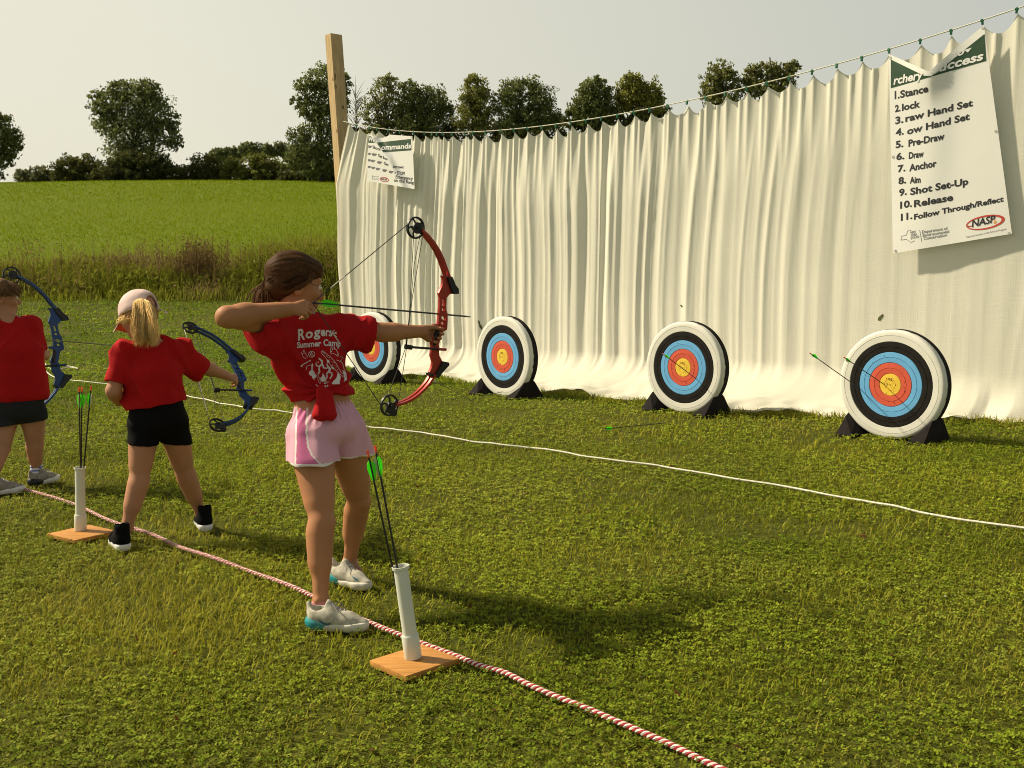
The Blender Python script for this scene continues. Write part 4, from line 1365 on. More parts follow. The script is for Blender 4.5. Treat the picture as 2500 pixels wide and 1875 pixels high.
# ---- arrow stands
pvc = pbr('white_pvc', (.66, .68, .60), 0.4, var=0.04, scale=6, spec=.4)
board_m = pbr('plywood_board', (.50, .235, .060), 0.55, var=0.22, scale=5, stretch=(2, 14, 8), bump=.15, bscale=30, spec=.3)
def stand(label, corners, basepx, toppx, arrows):
    (L, F, Rr, N) = [gnd(*p, .03) for p in corners]
    c = (L + F + Rr + N) / 4
    ux = ((N - L) + (Rr - F)) / 4; uy = ((F - L) + (Rr - N)) / 4
    ux.z = uy.z = 0
    uy = (uy - ux * uy.dot(ux) / ux.length_squared)
    BOARDS.append((c, ux, uy))
    root = thing('arrow_stand', (c.x, c.y, 0), label, 'arrow stand', 'arrow stands on the shooting line')
    b = MB(); b.box((c.x, c.y, .019), ux, uy, (0, 0, .010), .002); b.build('board', board_m, root)
    base = gnd(*basepx, .03); top = at(*toppx, base.y + .0)
    a = (top - base).normalized(); H = (top - base).length
    b = MB(); b.lathe(base, a, [(.0, .020), (.0, .0245), (H - .012, .0245), (H - .010, .0290), (H, .0300), (H, .0262), (H - .03, .0225), (.10, .0225), (.02, .0225), (.02, .001)], 32); b.build('tube', pvc, root)
    b = MB(); b.lathe(base, a, [(.001, .0248), (.0, .0285), (.002, .0296), (.078, .0296), (.082, .0285), (.0825, .0247)], 32); b.build('collar', pvc, root)
    for (npx, npy, dY, dx, lab, roll) in arrows:
        Q = base + a * .012 + Vector((dx, 0, 0))
        P = at(npx, npy, top.y + dY)
        o = arrow(ap, P, Q, lab, roll, 'arrows standing in the white tubes')
        o.scale = ((Q - P).length / AL, 1, 1)
    return root
q2 = lambda x, y: (600 + x / 2.2117, 950 + y / 2.2117)
q3 = lambda x, y: (x / 2.0743, 600 + y / 2.0743)
stand('nearer white tube on a plywood board beside the pink shorts archer holding two arrows', [q2(693, 1475), q2(940, 1357), q2(1133, 1437), q2(893, 1560)], q2(904, 1450), q2(835, 955),
      [(*q2(659, 340), .0, -.006, 'black arrow with neon green vane leaning in the nearer tube, lower of two', .2), (*q2(700, 316), .01, .002, 'black arrow with green and white vanes in the nearer tube, the taller of two', -.9)])
stand('farther white tube on a plywood board beside the blonde archer holding three arrows', [q3(262, 1462), q3(428, 1405), q3(560, 1435), q3(408, 1497)], q3(408, 1440), q3(405, 1122),
      [(*q3(401, 722), .0, .004, 'black arrow standing upright in the farther tube, leftmost of three', .4), (*q3(415, 722), .02, .0, 'black arrow in the farther tube, middle one of three', 1.4), (*q3(461, 716), .02, -.010, 'black arrow leaning away from the other two in the farther tube', -.2)])

# ---- ropes on the grass
def smooth_path(pts, step=.03):
    P = [Vector(p) for p in pts]; out = []
    for i in range(len(P) - 1):
        p0 = P[max(i - 1, 0)]; p1 = P[i]; p2 = P[i + 1]; p3 = P[min(i + 2, len(P) - 1)]
        n = max(2, int((p2 - p1).length / step))
        for k in range(n):
            t = k / n
            out.append(0.5 * ((2 * p1) + (p2 - p0) * t + (2 * p0 - 5 * p1 + 4 * p2 - p3) * t * t + (3 * p1 - p0 - 3 * p2 + p3) * t ** 3))
    out.append(P[-1]); return out
rw = [(-160, 985), (-60, 1018), (0, 1037), (60, 1057), (155, 1085), (240, 1125), (340, 1160), (450, 1203), (560, 1240), (660, 1283), (740, 1318), (800, 1345), (850, 1366), (905, 1386), (985, 1415), (1035, 1437), (1090, 1455), (1140, 1480), (1200, 1504), (1265, 1527), (1330, 1555), (1440, 1603), (1548, 1655), (1680, 1712), (1800, 1765)]
rope_pts = smooth_path([gnd(x * K, y * K, .031) for x, y in rw], .004)
red_s = pbr('red_strand', (.34, .018, .028), 0.8, var=0.2, scale=60)
wht_s = pbr('white_strand', (.74, .68, .62), 0.8, var=0.12, scale=60)
def twisted():
    b = MB(); s = 0; n = len(rope_pts); ph = [0.0]
    for i in range(1, n): ph.append(ph[-1] + (rope_pts[i] - rope_pts[i - 1]).length)
    for q in range(4):
        path = []
        for i, p in enumerate(rope_pts):
            t = (rope_pts[min(i + 1, n - 1)] - rope_pts[max(i - 1, 0)]).normalized()
            side = t.cross(Vector((0, 0, 1))).normalized(); up = side.cross(t)
            a = ph[i] / .044 * 2 * math.pi + q * math.pi / 2
            lift = .007 * float(vn(ph[i] * 3.0, 0, 0, 211)) if i % 1 == 0 else 0
            path.append(p + (side * math.cos(a) + up * math.sin(a)) * .0049 + Vector((0, 0, lift)))
        b.tube(path, .0049, 5, mi=q % 2)
    return b.build('twisted_rope', [red_s, wht_s])
tag(twisted(), 'red and white twisted rope marking the shooting line across the grass', 'rope')
wr = [(128, 818), (150, 820), (180, 824), (230, 829), (300, 838), (410, 856), (520, 880), (580, 886), (640, 893), (720, 909), (785, 920), (870, 930), (960, 943), (1080, 960), (1150, 966), (1260, 985), (1340, 995), (1420, 1004), (1500, 1018), (1600, 1036), (1700, 1051), (1800, 1070), (1900, 1087), (2050, 1115), (2212, 1143), (2420, 1182), (2700, 1236), (3000, 1300)]
b = MB(); wp = smooth_path([gnd(x * K, y * K, .036) for x, y in wr], .05)
wp = [p + Vector((.016 * float(vn(i * .21, 0, 0, 221)), .022 * float(vn(i * .17, 0, 0, 223)), .006 * float(vn(i * .3, 0, 0, 225)))) for i, p in enumerate(wp)]
b.tube(wp, .0064, 7)
# the slack end lies in loose loops
lp = [(128, 818), (112, 812), (100, 802), (98, 794), (120, 792), (150, 793), (168, 797), (150, 795), (118, 799), (104, 795), (95, 786), (80, 782), (60, 780)]
b.tube([p + Vector((0, 0, gzf(p.y))) for p in smooth_path([gnd(x * K, y * K, .028) for x, y in lp], .05)], .0075, 7)
tag(b.build('white_rope', pbr('white_cord', (.62, .60, .50), .8, var=.14, scale=40)), 'thin white rope lying across the grass in front of the targets', 'rope')

# ---- bows
def c2(x, y):
    s = (y - 172) / 1304.0
    return ((x - (205 - 193 * s)) / 1235.0, .38 - .76 * s)
RIS = [(375, 475), (385, 500), (378, 545), (362, 580), (352, 605), (362, 640), (358, 690), (354, 740), (350, 800), (345, 835), (312, 842), (316, 860), (345, 868), (345, 882), (330, 910), (312, 945), (296, 985), (300, 1000), (296, 1040), (292, 1075), (300, 1100), (305, 1130), (297, 1165), (282, 1200), (285, 1215), (318, 1215), (345, 1160), (370, 1110), (365, 1095), (350, 1070), (348, 1040), (350, 1010), (346, 985), (360, 940), (378, 885), (408, 862), (412, 800), (412, 745), (403, 720), (403, 680), (405, 630), (425, 600), (440, 590), (430, 540), (412, 500), (405, 475)]
HOLES = [[(374, 640), (393, 640), (393, 696), (370, 693), (374, 680)], [(370, 712), (390, 704), (396, 730), (370, 732)], [(368, 770), (388, 762), (400, 775), (402, 800), (384, 800), (366, 792)], [(366, 812), (390, 806), (392, 828), (368, 838)]]
UPK = [(408, 460), (440, 468), (462, 520), (485, 545), (488, 582), (447, 592), (436, 565), (412, 505)]
LPK = [(368, 1106), (412, 1110), (414, 1130), (372, 1182), (332, 1238), (280, 1228), (276, 1208), (316, 1213), (343, 1162)]
def bow(label, T, B, fh, riser_m, nock=None, grip_m=None, label_cam=None, drawn=True):
    T = Vector(T); B = Vector(B); L = (T - B).length; s = L / .76
    v = (T - B).normalized(); f = Vector(fh); f = (f - v * f.dot(v)).normalized(); w = f.cross(v)
    o = (T + B) / 2
    def P(a, b, c=0.0): return o + (f * a + v * b + w * c) * s
    def Pc(x, y, c=0.0): a, b = c2(x, y); return P(a, b, c)
    grip = Pc(335, 930)
    root = thing('compound_bow', grip, label, 'bow', 'compound bows in the archers hands')
    # riser cut from plate, windows cut through
    cu = bpy.data.curves.new('riser', 'CURVE'); cu.dimensions = '2D'; cu.fill_mode = 'BOTH'; cu.extrude = .0060; cu.bevel_depth = .0015; cu.bevel_resolution = 1
    for ring in [RIS] + HOLES:
        sp = cu.splines.new('POLY'); sp.points.add(len(ring) - 1); sp.use_cyclic_u = True
        for q, (x, y) in enumerate(ring):
            a, b = c2(x, y); sp.points[q].co = (a, b, 0, 1)
    co = bpy.data.objects.new('riser', cu); COL.objects.link(co); bpy.context.view_layer.update()
    me = bpy.data.meshes.new_from_object(co.evaluated_get(bpy.context.evaluated_depsgraph_get()))
    V = [P(q.co.x, q.co.y, q.co.z) for q in me.vertices]; F = [list(p.vertices) for p in me.polygons]
    bpy.data.objects.remove(co); bpy.data.curves.remove(cu); bpy.data.meshes.remove(me)
    ro = mk('riser', V, F, riser_m, root); ro.data.set_sharp_from_angle(angle=R(40))
    def plate(name, ring, th, mat, c=0.0):
        b = MB(); pts = [c2(*p) for p in ring]
        b.prism(pts, o + w * c * s, f * s, v * s, th * s); return b.build(name, mat, root)
    plate('limb_pocket', UPK, .034, blk); plate('limb_pocket', LPK, .034, blk)
    for cl in ([(225, 180), (262, 205), (310, 252), (345, 300), (372, 352), (392, 405), (420, 475)], [(45, 1468), (95, 1447), (145, 1418), (190, 1380), (232, 1335), (270, 1285), (310, 1215)]):
        b = MB(); pts = [c2(*p) for p in cl]
        for cc in (-.0125, .0125):
            off = []
            for i, (a, q) in enumerate(pts):
                a0, q0 = pts[max(i - 1, 0)]; a1, q1 = pts[min(i + 1, len(pts) - 1)]
                l = math.hypot(a1 - a0, q1 - q0); off.append((-(q1 - q0) / l, (a1 - a0) / l))
            t = .0055
            ringp = [(a + n[0] * t, q + n[1] * t) for (a, q), n in zip(pts, off)] + [(a - n[0] * t, q - n[1] * t) for (a, q), n in zip(pts, off)][::-1]
            k = len(pts)
            n_ = w * (.0065 * s)
            base = o + w * cc * s
            vs = [base + f * s * a + v * s * q + n_ for a, q in ringp] + [base + f * s * a + v * s * q - n_ for a, q in ringp]
            fs = []
            for i in range(k - 1):
                j = 2 * k - 1 - i
                fs += [(i, i + 1, j - 1, j), (2 * k + i, 2 * k + j, 2 * k + j - 1, 2 * k + i + 1), (i, 2 * k + i, 2 * k + i + 1, i + 1), (j, j - 1, 2 * k + j - 1, 2 * k + j)]
            fs += [(0, 2 * k - 1, 4 * k - 1, 2 * k), (k - 1, 3 * k - 1, 3 * k, k)]
            b.add(vs, fs)
        b.build('limb', riser_m, root)
    # wheels at the limb tips
    for wi, (cx, cy) in enumerate(((205, 172), (12, 1476))):
        c = Pc(cx, cy) + f * s * -.008
        b = MB(); r0 = .047 * s
        b.lathe(c, w, [(-.005 * s, r0), (.005 * s, r0), (.005 * s, r0 * .84), (-.005 * s, r0 * .84)], 32, closed=True)
        b.lathe(c, w, [(-.008 * s, 0), (-.008 * s, r0 * .30), (.008 * s, r0 * .30), (.008 * s, 0)], 16)
        for q in range(5):
            a = q * 2 * math.pi / 5 + .4 + wi
            d = f * math.cos(a) + v * math.sin(a); d2 = f * math.cos(a + .5) + v * math.sin(a + .5)
            b.tube([c + d * r0 * .2, c + (d + d2) * .5 * r0 * .6, c + d2 * r0 * .9], .0042 * s, 6)
        b.lathe(c + f * .004 * s - v * (.0 if wi == 0 else .012) * s + w * .006 * s, w, [(0, 0), (0, r0 * .52), (.006 * s, r0 * .52), (.006 * s, 0)], 18)
        if wi == 1:
            k = c + f * .028 * s - v * .030 * s
            b.lathe(k, w, [(-.006 * s, 0), (-.006 * s, r0 * .34), (.008 * s, r0 * .34), (.008 * s, 0)], 14)
        b.tube([c - w * .024 * s, c + w * .024 * s], .005 * s, 8)
        b.build('cam', blk, root)
    # string and cables
    cord = pbr('bow_string', (.03, .03, .028), .6, var=.2)
    serv = pbr('string_serving', (.60, .58, .50), .6)
    ta = Pc(205, 172) + f * s * -.046 + v * s * .012; ba = Pc(12, 1476) + f * s * -.046 - v * s * .010
    b = MB(); sr = .0019
    if nock is not None:
        n = Vector(nock); b.tube([ta, n], sr, 6); b.tube([n, ba], sr, 6)
    else:
        m = (ta + ba) / 2 - f * .006 * s
        b.tube([ta, m, ba], sr, 6)
    so = b.build('string', cord, root)
    b = MB()
    if nock is not None:
        b.tube([ta.lerp(n, .68), ta.lerp(n, .83)], sr * 1.25, 6); b.tube([n.lerp(ba, .26), n.lerp(ba, .38)], sr * 1.25, 6)
    else:
        for t0, t1 in ((.04, .16), (.56, .68), (.70, .86)): b.tube([ta.lerp(ba, t0) - f * .0005, ta.lerp(ba, t1) - f * .0005], sr * 1.3, 6)
    b.build('serving', serv, so)
    b = MB()
    b.tube([Pc(182, 230), Pc(150, 760), Pc(126, 1040), Pc(66, 1440)], .0016, 6)
    b.tube([Pc(243, 228), Pc(172, 650), Pc(122, 1040), Pc(2, 1380)], .0016, 6)
    b.tube([Pc(222, 238), Pc(182, 440), Pc(160, 700), Pc(118, 1040)], .0014, 6)
    b.build('cable', cord, root)
    # cable guard rod
    b = MB(); b.tube([Pc(118, 1036, .010), Pc(345, 1020, .010)], .0052 * s, 8); b.box(Pc(130, 1036, .008), f * .017 * s, v * .010 * s, w * .010 * s, .003); b.build('cable_guard', blk, root)
    b = MB(); b.tube([Pc(335, 1021, .010), Pc(396, 1015, .010)], .0062 * s, 8); b.build('guard_clamp', riser_m, root)
    # rubber grip
    b = MB(); path = [(344, 872), (342, 895), (334, 925), (324, 955), (318, 985), (318, 1000)]
    b.tube([Pc(*p) for p in path], [.010 * s, .0125 * s, .0135 * s, .0135 * s, .0135 * s, .011 * s], 12, flat=.85); b.build('grip', blk, root)
    return root, P, Pc, f, v, w, s

red_an = pbr('red_anodised', (.40, .035, .025), 0.34, var=.12, metal=.35, spec=.6)
blue_an = pbr('blue_anodised', (.012, .045, .155), 0.36, var=.12, metal=.35, spec=.6)

# archer in pink shorts: full draw
T1 = Z1(1275, 135, 4.28); B1 = Z1(1123, 1160, 4.23)
ND = Vector((.707, .707, -.03))
mid1 = (T1 + B1) / 2
f1 = ND - (T1 - B1).normalized() * ND.dot((T1 - B1).normalized()); f1.normalize()
# nock: in the bow's plane, on the ray of the nock pixel
wv = f1.cross((T1 - B1).normalized())
dr = ray(480 + 672 / 2.37, 500 + 567 / 2.37)
tt = (mid1 - CAMP).dot(wv) / dr.dot(wv)
NOCK = CAMP + dr * tt
red_bow = bow('red compound bow at full draw in the hands of the archer in pink shorts', T1, B1, ND, red_an, NOCK)
dr = ray(480 + 1585 / 2.37, 500 + 648 / 2.37)
tt = (mid1 - CAMP).dot(wv) / dr.dot(wv)
ATIP = CAMP + dr * tt
an = arrow(ac, NOCK + (ATIP - NOCK).normalized() * .004, ATIP, 'black arrow with neon green vanes nocked on the red bow', R(12))
an.scale = ((ATIP - NOCK).length / AL, 1.0, 1.0)
T2 = Z3(970, 415, 5.60); B2 = Z3(1108, 908, 5.16)
blue_bow = bow('blue compound bow held low by the blonde archer in the cap', T2, B2, Vector((.75, .66, -.05)), blue_an)
T3 = Z3(67, 150, 6.58); B3 = Z3(98, 856, 6.46)
blue_bow2 = bow('blue compound bow held upright by the boy in dark shorts at the photo edge', T3, B3, Vector((.74, .67, 0)), blue_an)
pA = Z3(212, 474, 6.52); pB = Z3(578, 505, 6.85)
# ================================================================== PEOPLE
def skin_mat(name, col):
    m = pbr(name, col, 0.60, var=0.10, scale=9, bump=.25, bscale=160, spec=.28, sss=.10)
    return m
skin_t = skin_mat('tanned_skin', (.41, .185, .088))
skin_f = skin_mat('fair_skin', (.42, .205, .115))
cloth_red = pbr('red_cotton', (.39, .009, .011), 0.88, var=.10, scale=9, bump=.15, bscale=260, spec=.12)
cloth_blk = pbr('black_jersey', (.006, .006, .0065), 0.85, var=.2, scale=8, bump=.2, bscale=200, spec=.08)
cloth_gry = pbr('charcoal_fabric', (.022, .024, .026), 0.85, var=.15, scale=8, bump=.2, bscale=200, spec=.08)
pink = pbr('pink_fabric', (.66, .36, .46), 0.75, var=.06, scale=8, bump=.2, bscale=200, spec=.2)
pinkd = pbr('deep_pink_panel', (.58, .15, .32), 0.75, var=.06, scale=8, bump=.2, bscale=200, spec=.2)
piping = pbr('white_piping', (.75, .68, .66), 0.7, var=.04)
hair_m = pbr('hair_strands', (1, 1, 1), 0.6, attr=True, spec=.06)
eye_w = pbr('eye_white', (.72, .70, .66), .2); eye_d = pbr('eye_dark', (.03, .018, .012), .15)

def crease(X, Y, Z, fx, fz, seed, w=.16):
    """sharp-crested folds of cloth"""
    n = vn(X * fx + 3 * Z, Y * fx, Z * fz + 1.5 * X, seed)
    m = vn(X * fx * 1.9 - 4 * Z, Y * fx * 1.9, Z * fz * 1.9, seed + 5)
    return (np.exp(-np.abs(n) / w) - .45) + .5 * (np.exp(-np.abs(m) / w) - .45)

def ridges(X, Y, Z, d, f, seed, stretch=.86, w=.17):
    """folds running along d: sharp crests, soft hollows"""
    d = np.array(d, float); d /= np.linalg.norm(d)
    t = X * d[0] + Y * d[1] + Z * d[2]
    x, y, z = X - d[0] * t * stretch, Y - d[1] * t * stretch, Z - d[2] * t * stretch
    bend = vn(X * 6, Y * 6, Z * 6, seed + 9) * .35
    return np.exp(-np.abs(vn(x * f + bend, y * f, z * f, seed)) / w) - .4

def hand(S, wrist, d, palm, lat, curls, sc=.85, thumb=((.5, .5, .3), (.7, .2, .4)), k=.0035):
    """palm, four fingers and a thumb. d: wrist to knuckles, palm: way the palm faces, lat: towards the index side"""
    d = Vector(d).normalized(); palm = Vector(palm); palm = (palm - d * palm.dot(d)).normalized()
    lat = Vector(lat); lat = (lat - d * lat.dot(d) - palm * lat.dot(palm)).normalized()
    w = Vector(wrist)
    S.cone(w, w + d * .03 * sc, .019 * sc, .019 * sc, .012)
    kn = []
    for i in range(4):
        o = (.030, .010, -.010, -.028)[i]; l = (.076, .080, .076, .068)[i]
        p = w + d * l * sc + lat * o * sc - palm * .003 * sc
        kn.append(p)
        S.cone(w + d * .012 * sc + lat * o * .45 * sc, p, .0145 * sc, .0115 * sc, .010)
    tips = []
    for i in range(4):
        ln = (.94, 1.05, .98, .78)[i]
        ang = 0; p = kn[i]
        c = curls[i] if isinstance(curls[0], (list, tuple)) else curls
        for j in range(3):
            ang += c[j]
            q = p + (d * math.cos(ang) + palm * math.sin(ang)) * ((.040, .026, .021)[j] * ln * sc) + lat * ((.001, 0, -.001, -.002)[i] * sc)
            S.cone(p, q, (.0094, .0086, .0078)[j] * sc, (.0086, .0078, .0066)[j] * sc, k)
            p = q
        tips.append(p)
    p = w + d * .022 * sc + lat * .020 * sc + palm * .006 * sc
    for j, (a, b, c) in enumerate(thumb):
        t = (d * a + lat * b + palm * c).normalized()
        q = p + t * (.040, .030)[j] * sc if j < 2 else p
        S.cone(p, q, (.0125, .0098)[j] * sc, (.0098, .0078)[j] * sc, .006)
        p = q
    return kn, tips

class Head:
    def __init__(s, c, f, up=(0, 0, 1), sc=1.0):
        s.c = Vector(c); s.f = Vector(f).normalized(); u = Vector(up); s.u = (u - s.f * u.dot(s.f)).normalized(); s.r = s.f.cross(s.u); s.sc = sc
    def p(s, r, f, u): return s.c + (s.r * r + s.f * f + s.u * u) * s.sc
    def ax(s): return (s.r, s.f, s.u)
    def add(s, S):
        q = s.sc; e = lambda c, r, k=.015, sub=False: S.ell(s.p(*c), [x * q for x in r], s.ax(), k, sub)
        e((0, -.010, .028), (.072, .090, .078))
        e((0, .030, -.025), (.056, .060, .078), .03)
        e((0, .052, -.085), (.030, .028, .020), .03)
        e((0, .070, .022), (.045, .020, .016), .02)
        for g in (-1, 1):
            e((g * .036, .062, -.030), (.022, .022, .020), .02)
            e((g * .029, .094, -.002), (.015, .012, .010), .010, True)
            e((g * .073, -.008, -.018), (.009, .019, .031), .006)
            e((g * .080, -.004, -.018), (.006, .010, .019), .004, True)
        S.cone(s.p(0, .086, -.002), s.p(0, .104, -.033), .007 * q, .0105 * q, .010)
        e((0, .094, -.040), (.016, .010, .007), .008)
        e((0, .088, -.060), (.020, .008, .0055), .005)
        e((0, .086, -.070), (.017, .008, .006), .005)
    def eyes(s, parent):
        for g in (-1, 1):
            b = MB(); c = s.p(g * .029, .080, -.003)
            b.lathe(c, s.f, [(-.011 * s.sc, 0.0)] + [(-.011 * math.cos(a) * s.sc, .011 * math.sin(a) * s.sc) for a in (.6, 1.2, 1.8, 2.3)] + [(.0105 * s.sc, .005 * s.sc)], 14, 0)
            b.lathe(c, s.f, [(.0104 * s.sc, .0055 * s.sc), (.0114 * s.sc, .002 * s.sc), (.0115 * s.sc, 0)], 14, 1)
            b.build('eye', [eye_w, eye_d], parent)

def torso(S, J, infl=0.0, k=.03):
    a = infl
    S.econe(J['neck'] - Vector((0, 0, .045)), J['chest'], (.088 + a, .058 + a), (J['cw'] + a, J['cd'] + a), J['sx'], k)
    S.econe(J['chest'], J['waist'], (J['cw'] + a, J['cd'] + a), (J['ww'] + a, J['wd'] + a), J['sx'], k)
    S.econe(J['waist'], J['pelvis'], (J['ww'] + a, J['wd'] + a), (J['pw'] + a, J['pd'] + a), J['px'], k)
    for s in ('shR', 'shL'):
        S.cone(J['neck'] - Vector((0, 0, .035)), J[s], .040 + a, .042 + a, k)

def legs(S, J, sc=1.0):
    for s in 'RL':
        h, kn, an = J['hip' + s], J['knee' + s], J['ank' + s]
        S.cone(h, kn, J['th'] * sc, .047 * sc, .025)
        S.cone(h.lerp(kn, .15), h.lerp(kn, .75), J['th'] * 1.0 * sc, .053 * sc, .035)
        S.cone(kn, an, .047 * sc, .030 * sc, .02)
        fw = J['foot' + s]
        back = -fw
        S.ell(kn + fw * .012 * sc, (.041 * sc, .041 * sc, .036 * sc), None, .012)
        S.ell(kn + fw * .030 * sc, (.016 * sc, .016 * sc, .022 * sc), None, .02)
        m = kn.lerp(an, .30) + back * .012 * sc
        S.cone(kn.lerp(an, .17) + back * .013 * sc, kn.lerp(an, .52) + back * .010 * sc, .046 * sc, .038 * sc, .04)
        sd_ = fw.cross(Vector((0, 0, 1)))
        for g_ in (-1, 1): S.ell(an + sd_ * g_ * .027 * sc - fw * .004, (.011, .011, .012), None, .010)
        S.cone(an, an + fw * .05 * sc + Vector((0, 0, -.045)), .027 * sc, .024 * sc, .01)
        S.ell(an, (.031 * sc,) * 3, None, .008)

def arm(S, sh, el, wr, r=(.042, .036, .037, .026), k=.018):
    S.cone(sh, el, r[0], r[1], k)
    S.cone(el, el.lerp(wr, .3), r[1], r[2], k)
    S.cone(el.lerp(wr, .25), wr, r[2], r[3], k)

def shoe(parent, heel, toe, L, mats, style, name='shoe'):
    heel = Vector(heel); toe = Vector(toe); heel.z = toe.z = 0.012
    x = (toe - heel); x.z = 0; x.normalize(); y = Vector((-x.y, x.x, 0)); q = L / .22
    def W(V): return np.array(heel)[None] + (V[:, :1] * np.array(x) + V[:, 1:2] * np.array(y) + V[:, 2:] * np.array((0, 0, 1.0))) * q
    S = Sdf()
    if style == 'runner':
        S.chain([(.030, 0, .046), (.075, 0, .046), (.14, 0, .032), (.196, 0, .024)], [.034, .034, .028, .020], .03)
        S.cone((.040, 0, .050), (.032, 0, .056), .034, .033, .02)
        S.cone((.080, 0, .060), (.068, 0, .092), .020, .015, .016)
        S.cone((.004, 0, .06), (-.003, 0, .090), .013, .008, .014)
        S.cone((.036, 0, .072), (.032, 0, .16), .027, .031, .006, True)
    else:
        S.chain([(.030, 0, .048), (.075, 0, .050), (.14, 0, .038), (.190, 0, .030)], [.034, .035, .033, .027], .03)
        S.cone((.040, 0, .055), (.034, 0, .118), .035, .036, .02)
        S.cone((.036, 0, .11), (.032, 0, .18), .028, .031, .006, True)
    S.plane((0, 0, .018), (0, 0, -1))
    V, Q = S.mesh(.0045, lambda X, Y, Z: .0006 * vn(X * 60, Y * 60, Z * 60, 301))
    up = mk(name, W(V), Q, mats['upper'], parent)
    S = Sdf()
    S.chain([(.030, 0, .02), (.095, 0, .02), (.155, 0, .02), (.190, 0, .022)], [.039, .033, .035, .027], .02)
    S.plane((0, 0, mats.get('sole_h', .030)), (-.06, 0, 1)); S.plane((0, 0, .0), (0, 0, -1))
    V, Q = S.mesh(.0045)
    mk('sole', W(V), Q, mats['sole'], up)
    if 'heel' in mats:
        S = Sdf()
        S.ell((.036, 0, .026), (.054, .0395, .036), None, .01); S.cone((.03, 0, .02), (.085, 0, .012), .034, .026, .02)
        S.plane((0, 0, .002), (0, 0, -1)); S.plane((0, 0, .066), (.55, 0, 1))
        V, Q = S.mesh(.0045)
        mk('heel_unit', W(V), Q, mats['heel'], up)
    b = MB()
    def pw(a, c, z): return heel + (x * a + y * c + Vector((0, 0, z))) * q
    for i in range(5):
        t = .085 + i * .014; z = .088 - i * .0065
        b.tube([pw(t, -.020, z - .012), pw(t + .004, 0, z + .002), pw(t + .008, .020, z - .012)], .0024, 5)
    b.tube([pw(.082, .004, .094), pw(.10, .024, .090), pw(.115, .034, .070), pw(.125, .038, .055)], .002, 5)
    b.tube([pw(.082, -.004, .094), pw(.10, -.024, .090), pw(.118, -.034, .072)], .002, 5)
    b.build('laces', mats['lace'], up)
    return up

def sock(parent, an, top, fw, r0, r1, mat, stripes=None):
    d = (top - an)
    b = MB()
    b.lathe(an - d * .5, d, [(0, r0), (d.length * .5, r0), (d.length * 1.5, r1), (d.length * 1.5 + .002, r1 - .004)], 18)
    o = b.build('sock', mat, parent)
    if stripes:
        for t in stripes[0]:
            b = MB(); b.lathe(an + d * t, d, [(0, r0 + .0022), (.008, r0 + .0026)], 18); b.build('sock_stripe', stripes[1], o)
    return o

def strands(paths, rad, cols, name, parent):
    """locks of hair: each path a list of points"""
    V = []; F = []; C = []
    b = MB(); cc = []
    for p, r, c in zip(paths, rad, cols):
        n0 = len(b.v)
        n = len(p); rr = [r * (0.7 + .3 * math.sin(math.pi * min(1, i / (n - 1) + .15))) * (1 - .75 * (i / (n - 1)) ** 3) for i in range(n)]
        b.tube(p, rr, 4, cap=True)
        cc += [c] * (len(b.v) - n0)
    return mk(name, b.v, b.f, hair_m, parent, cols=np.array(cc))

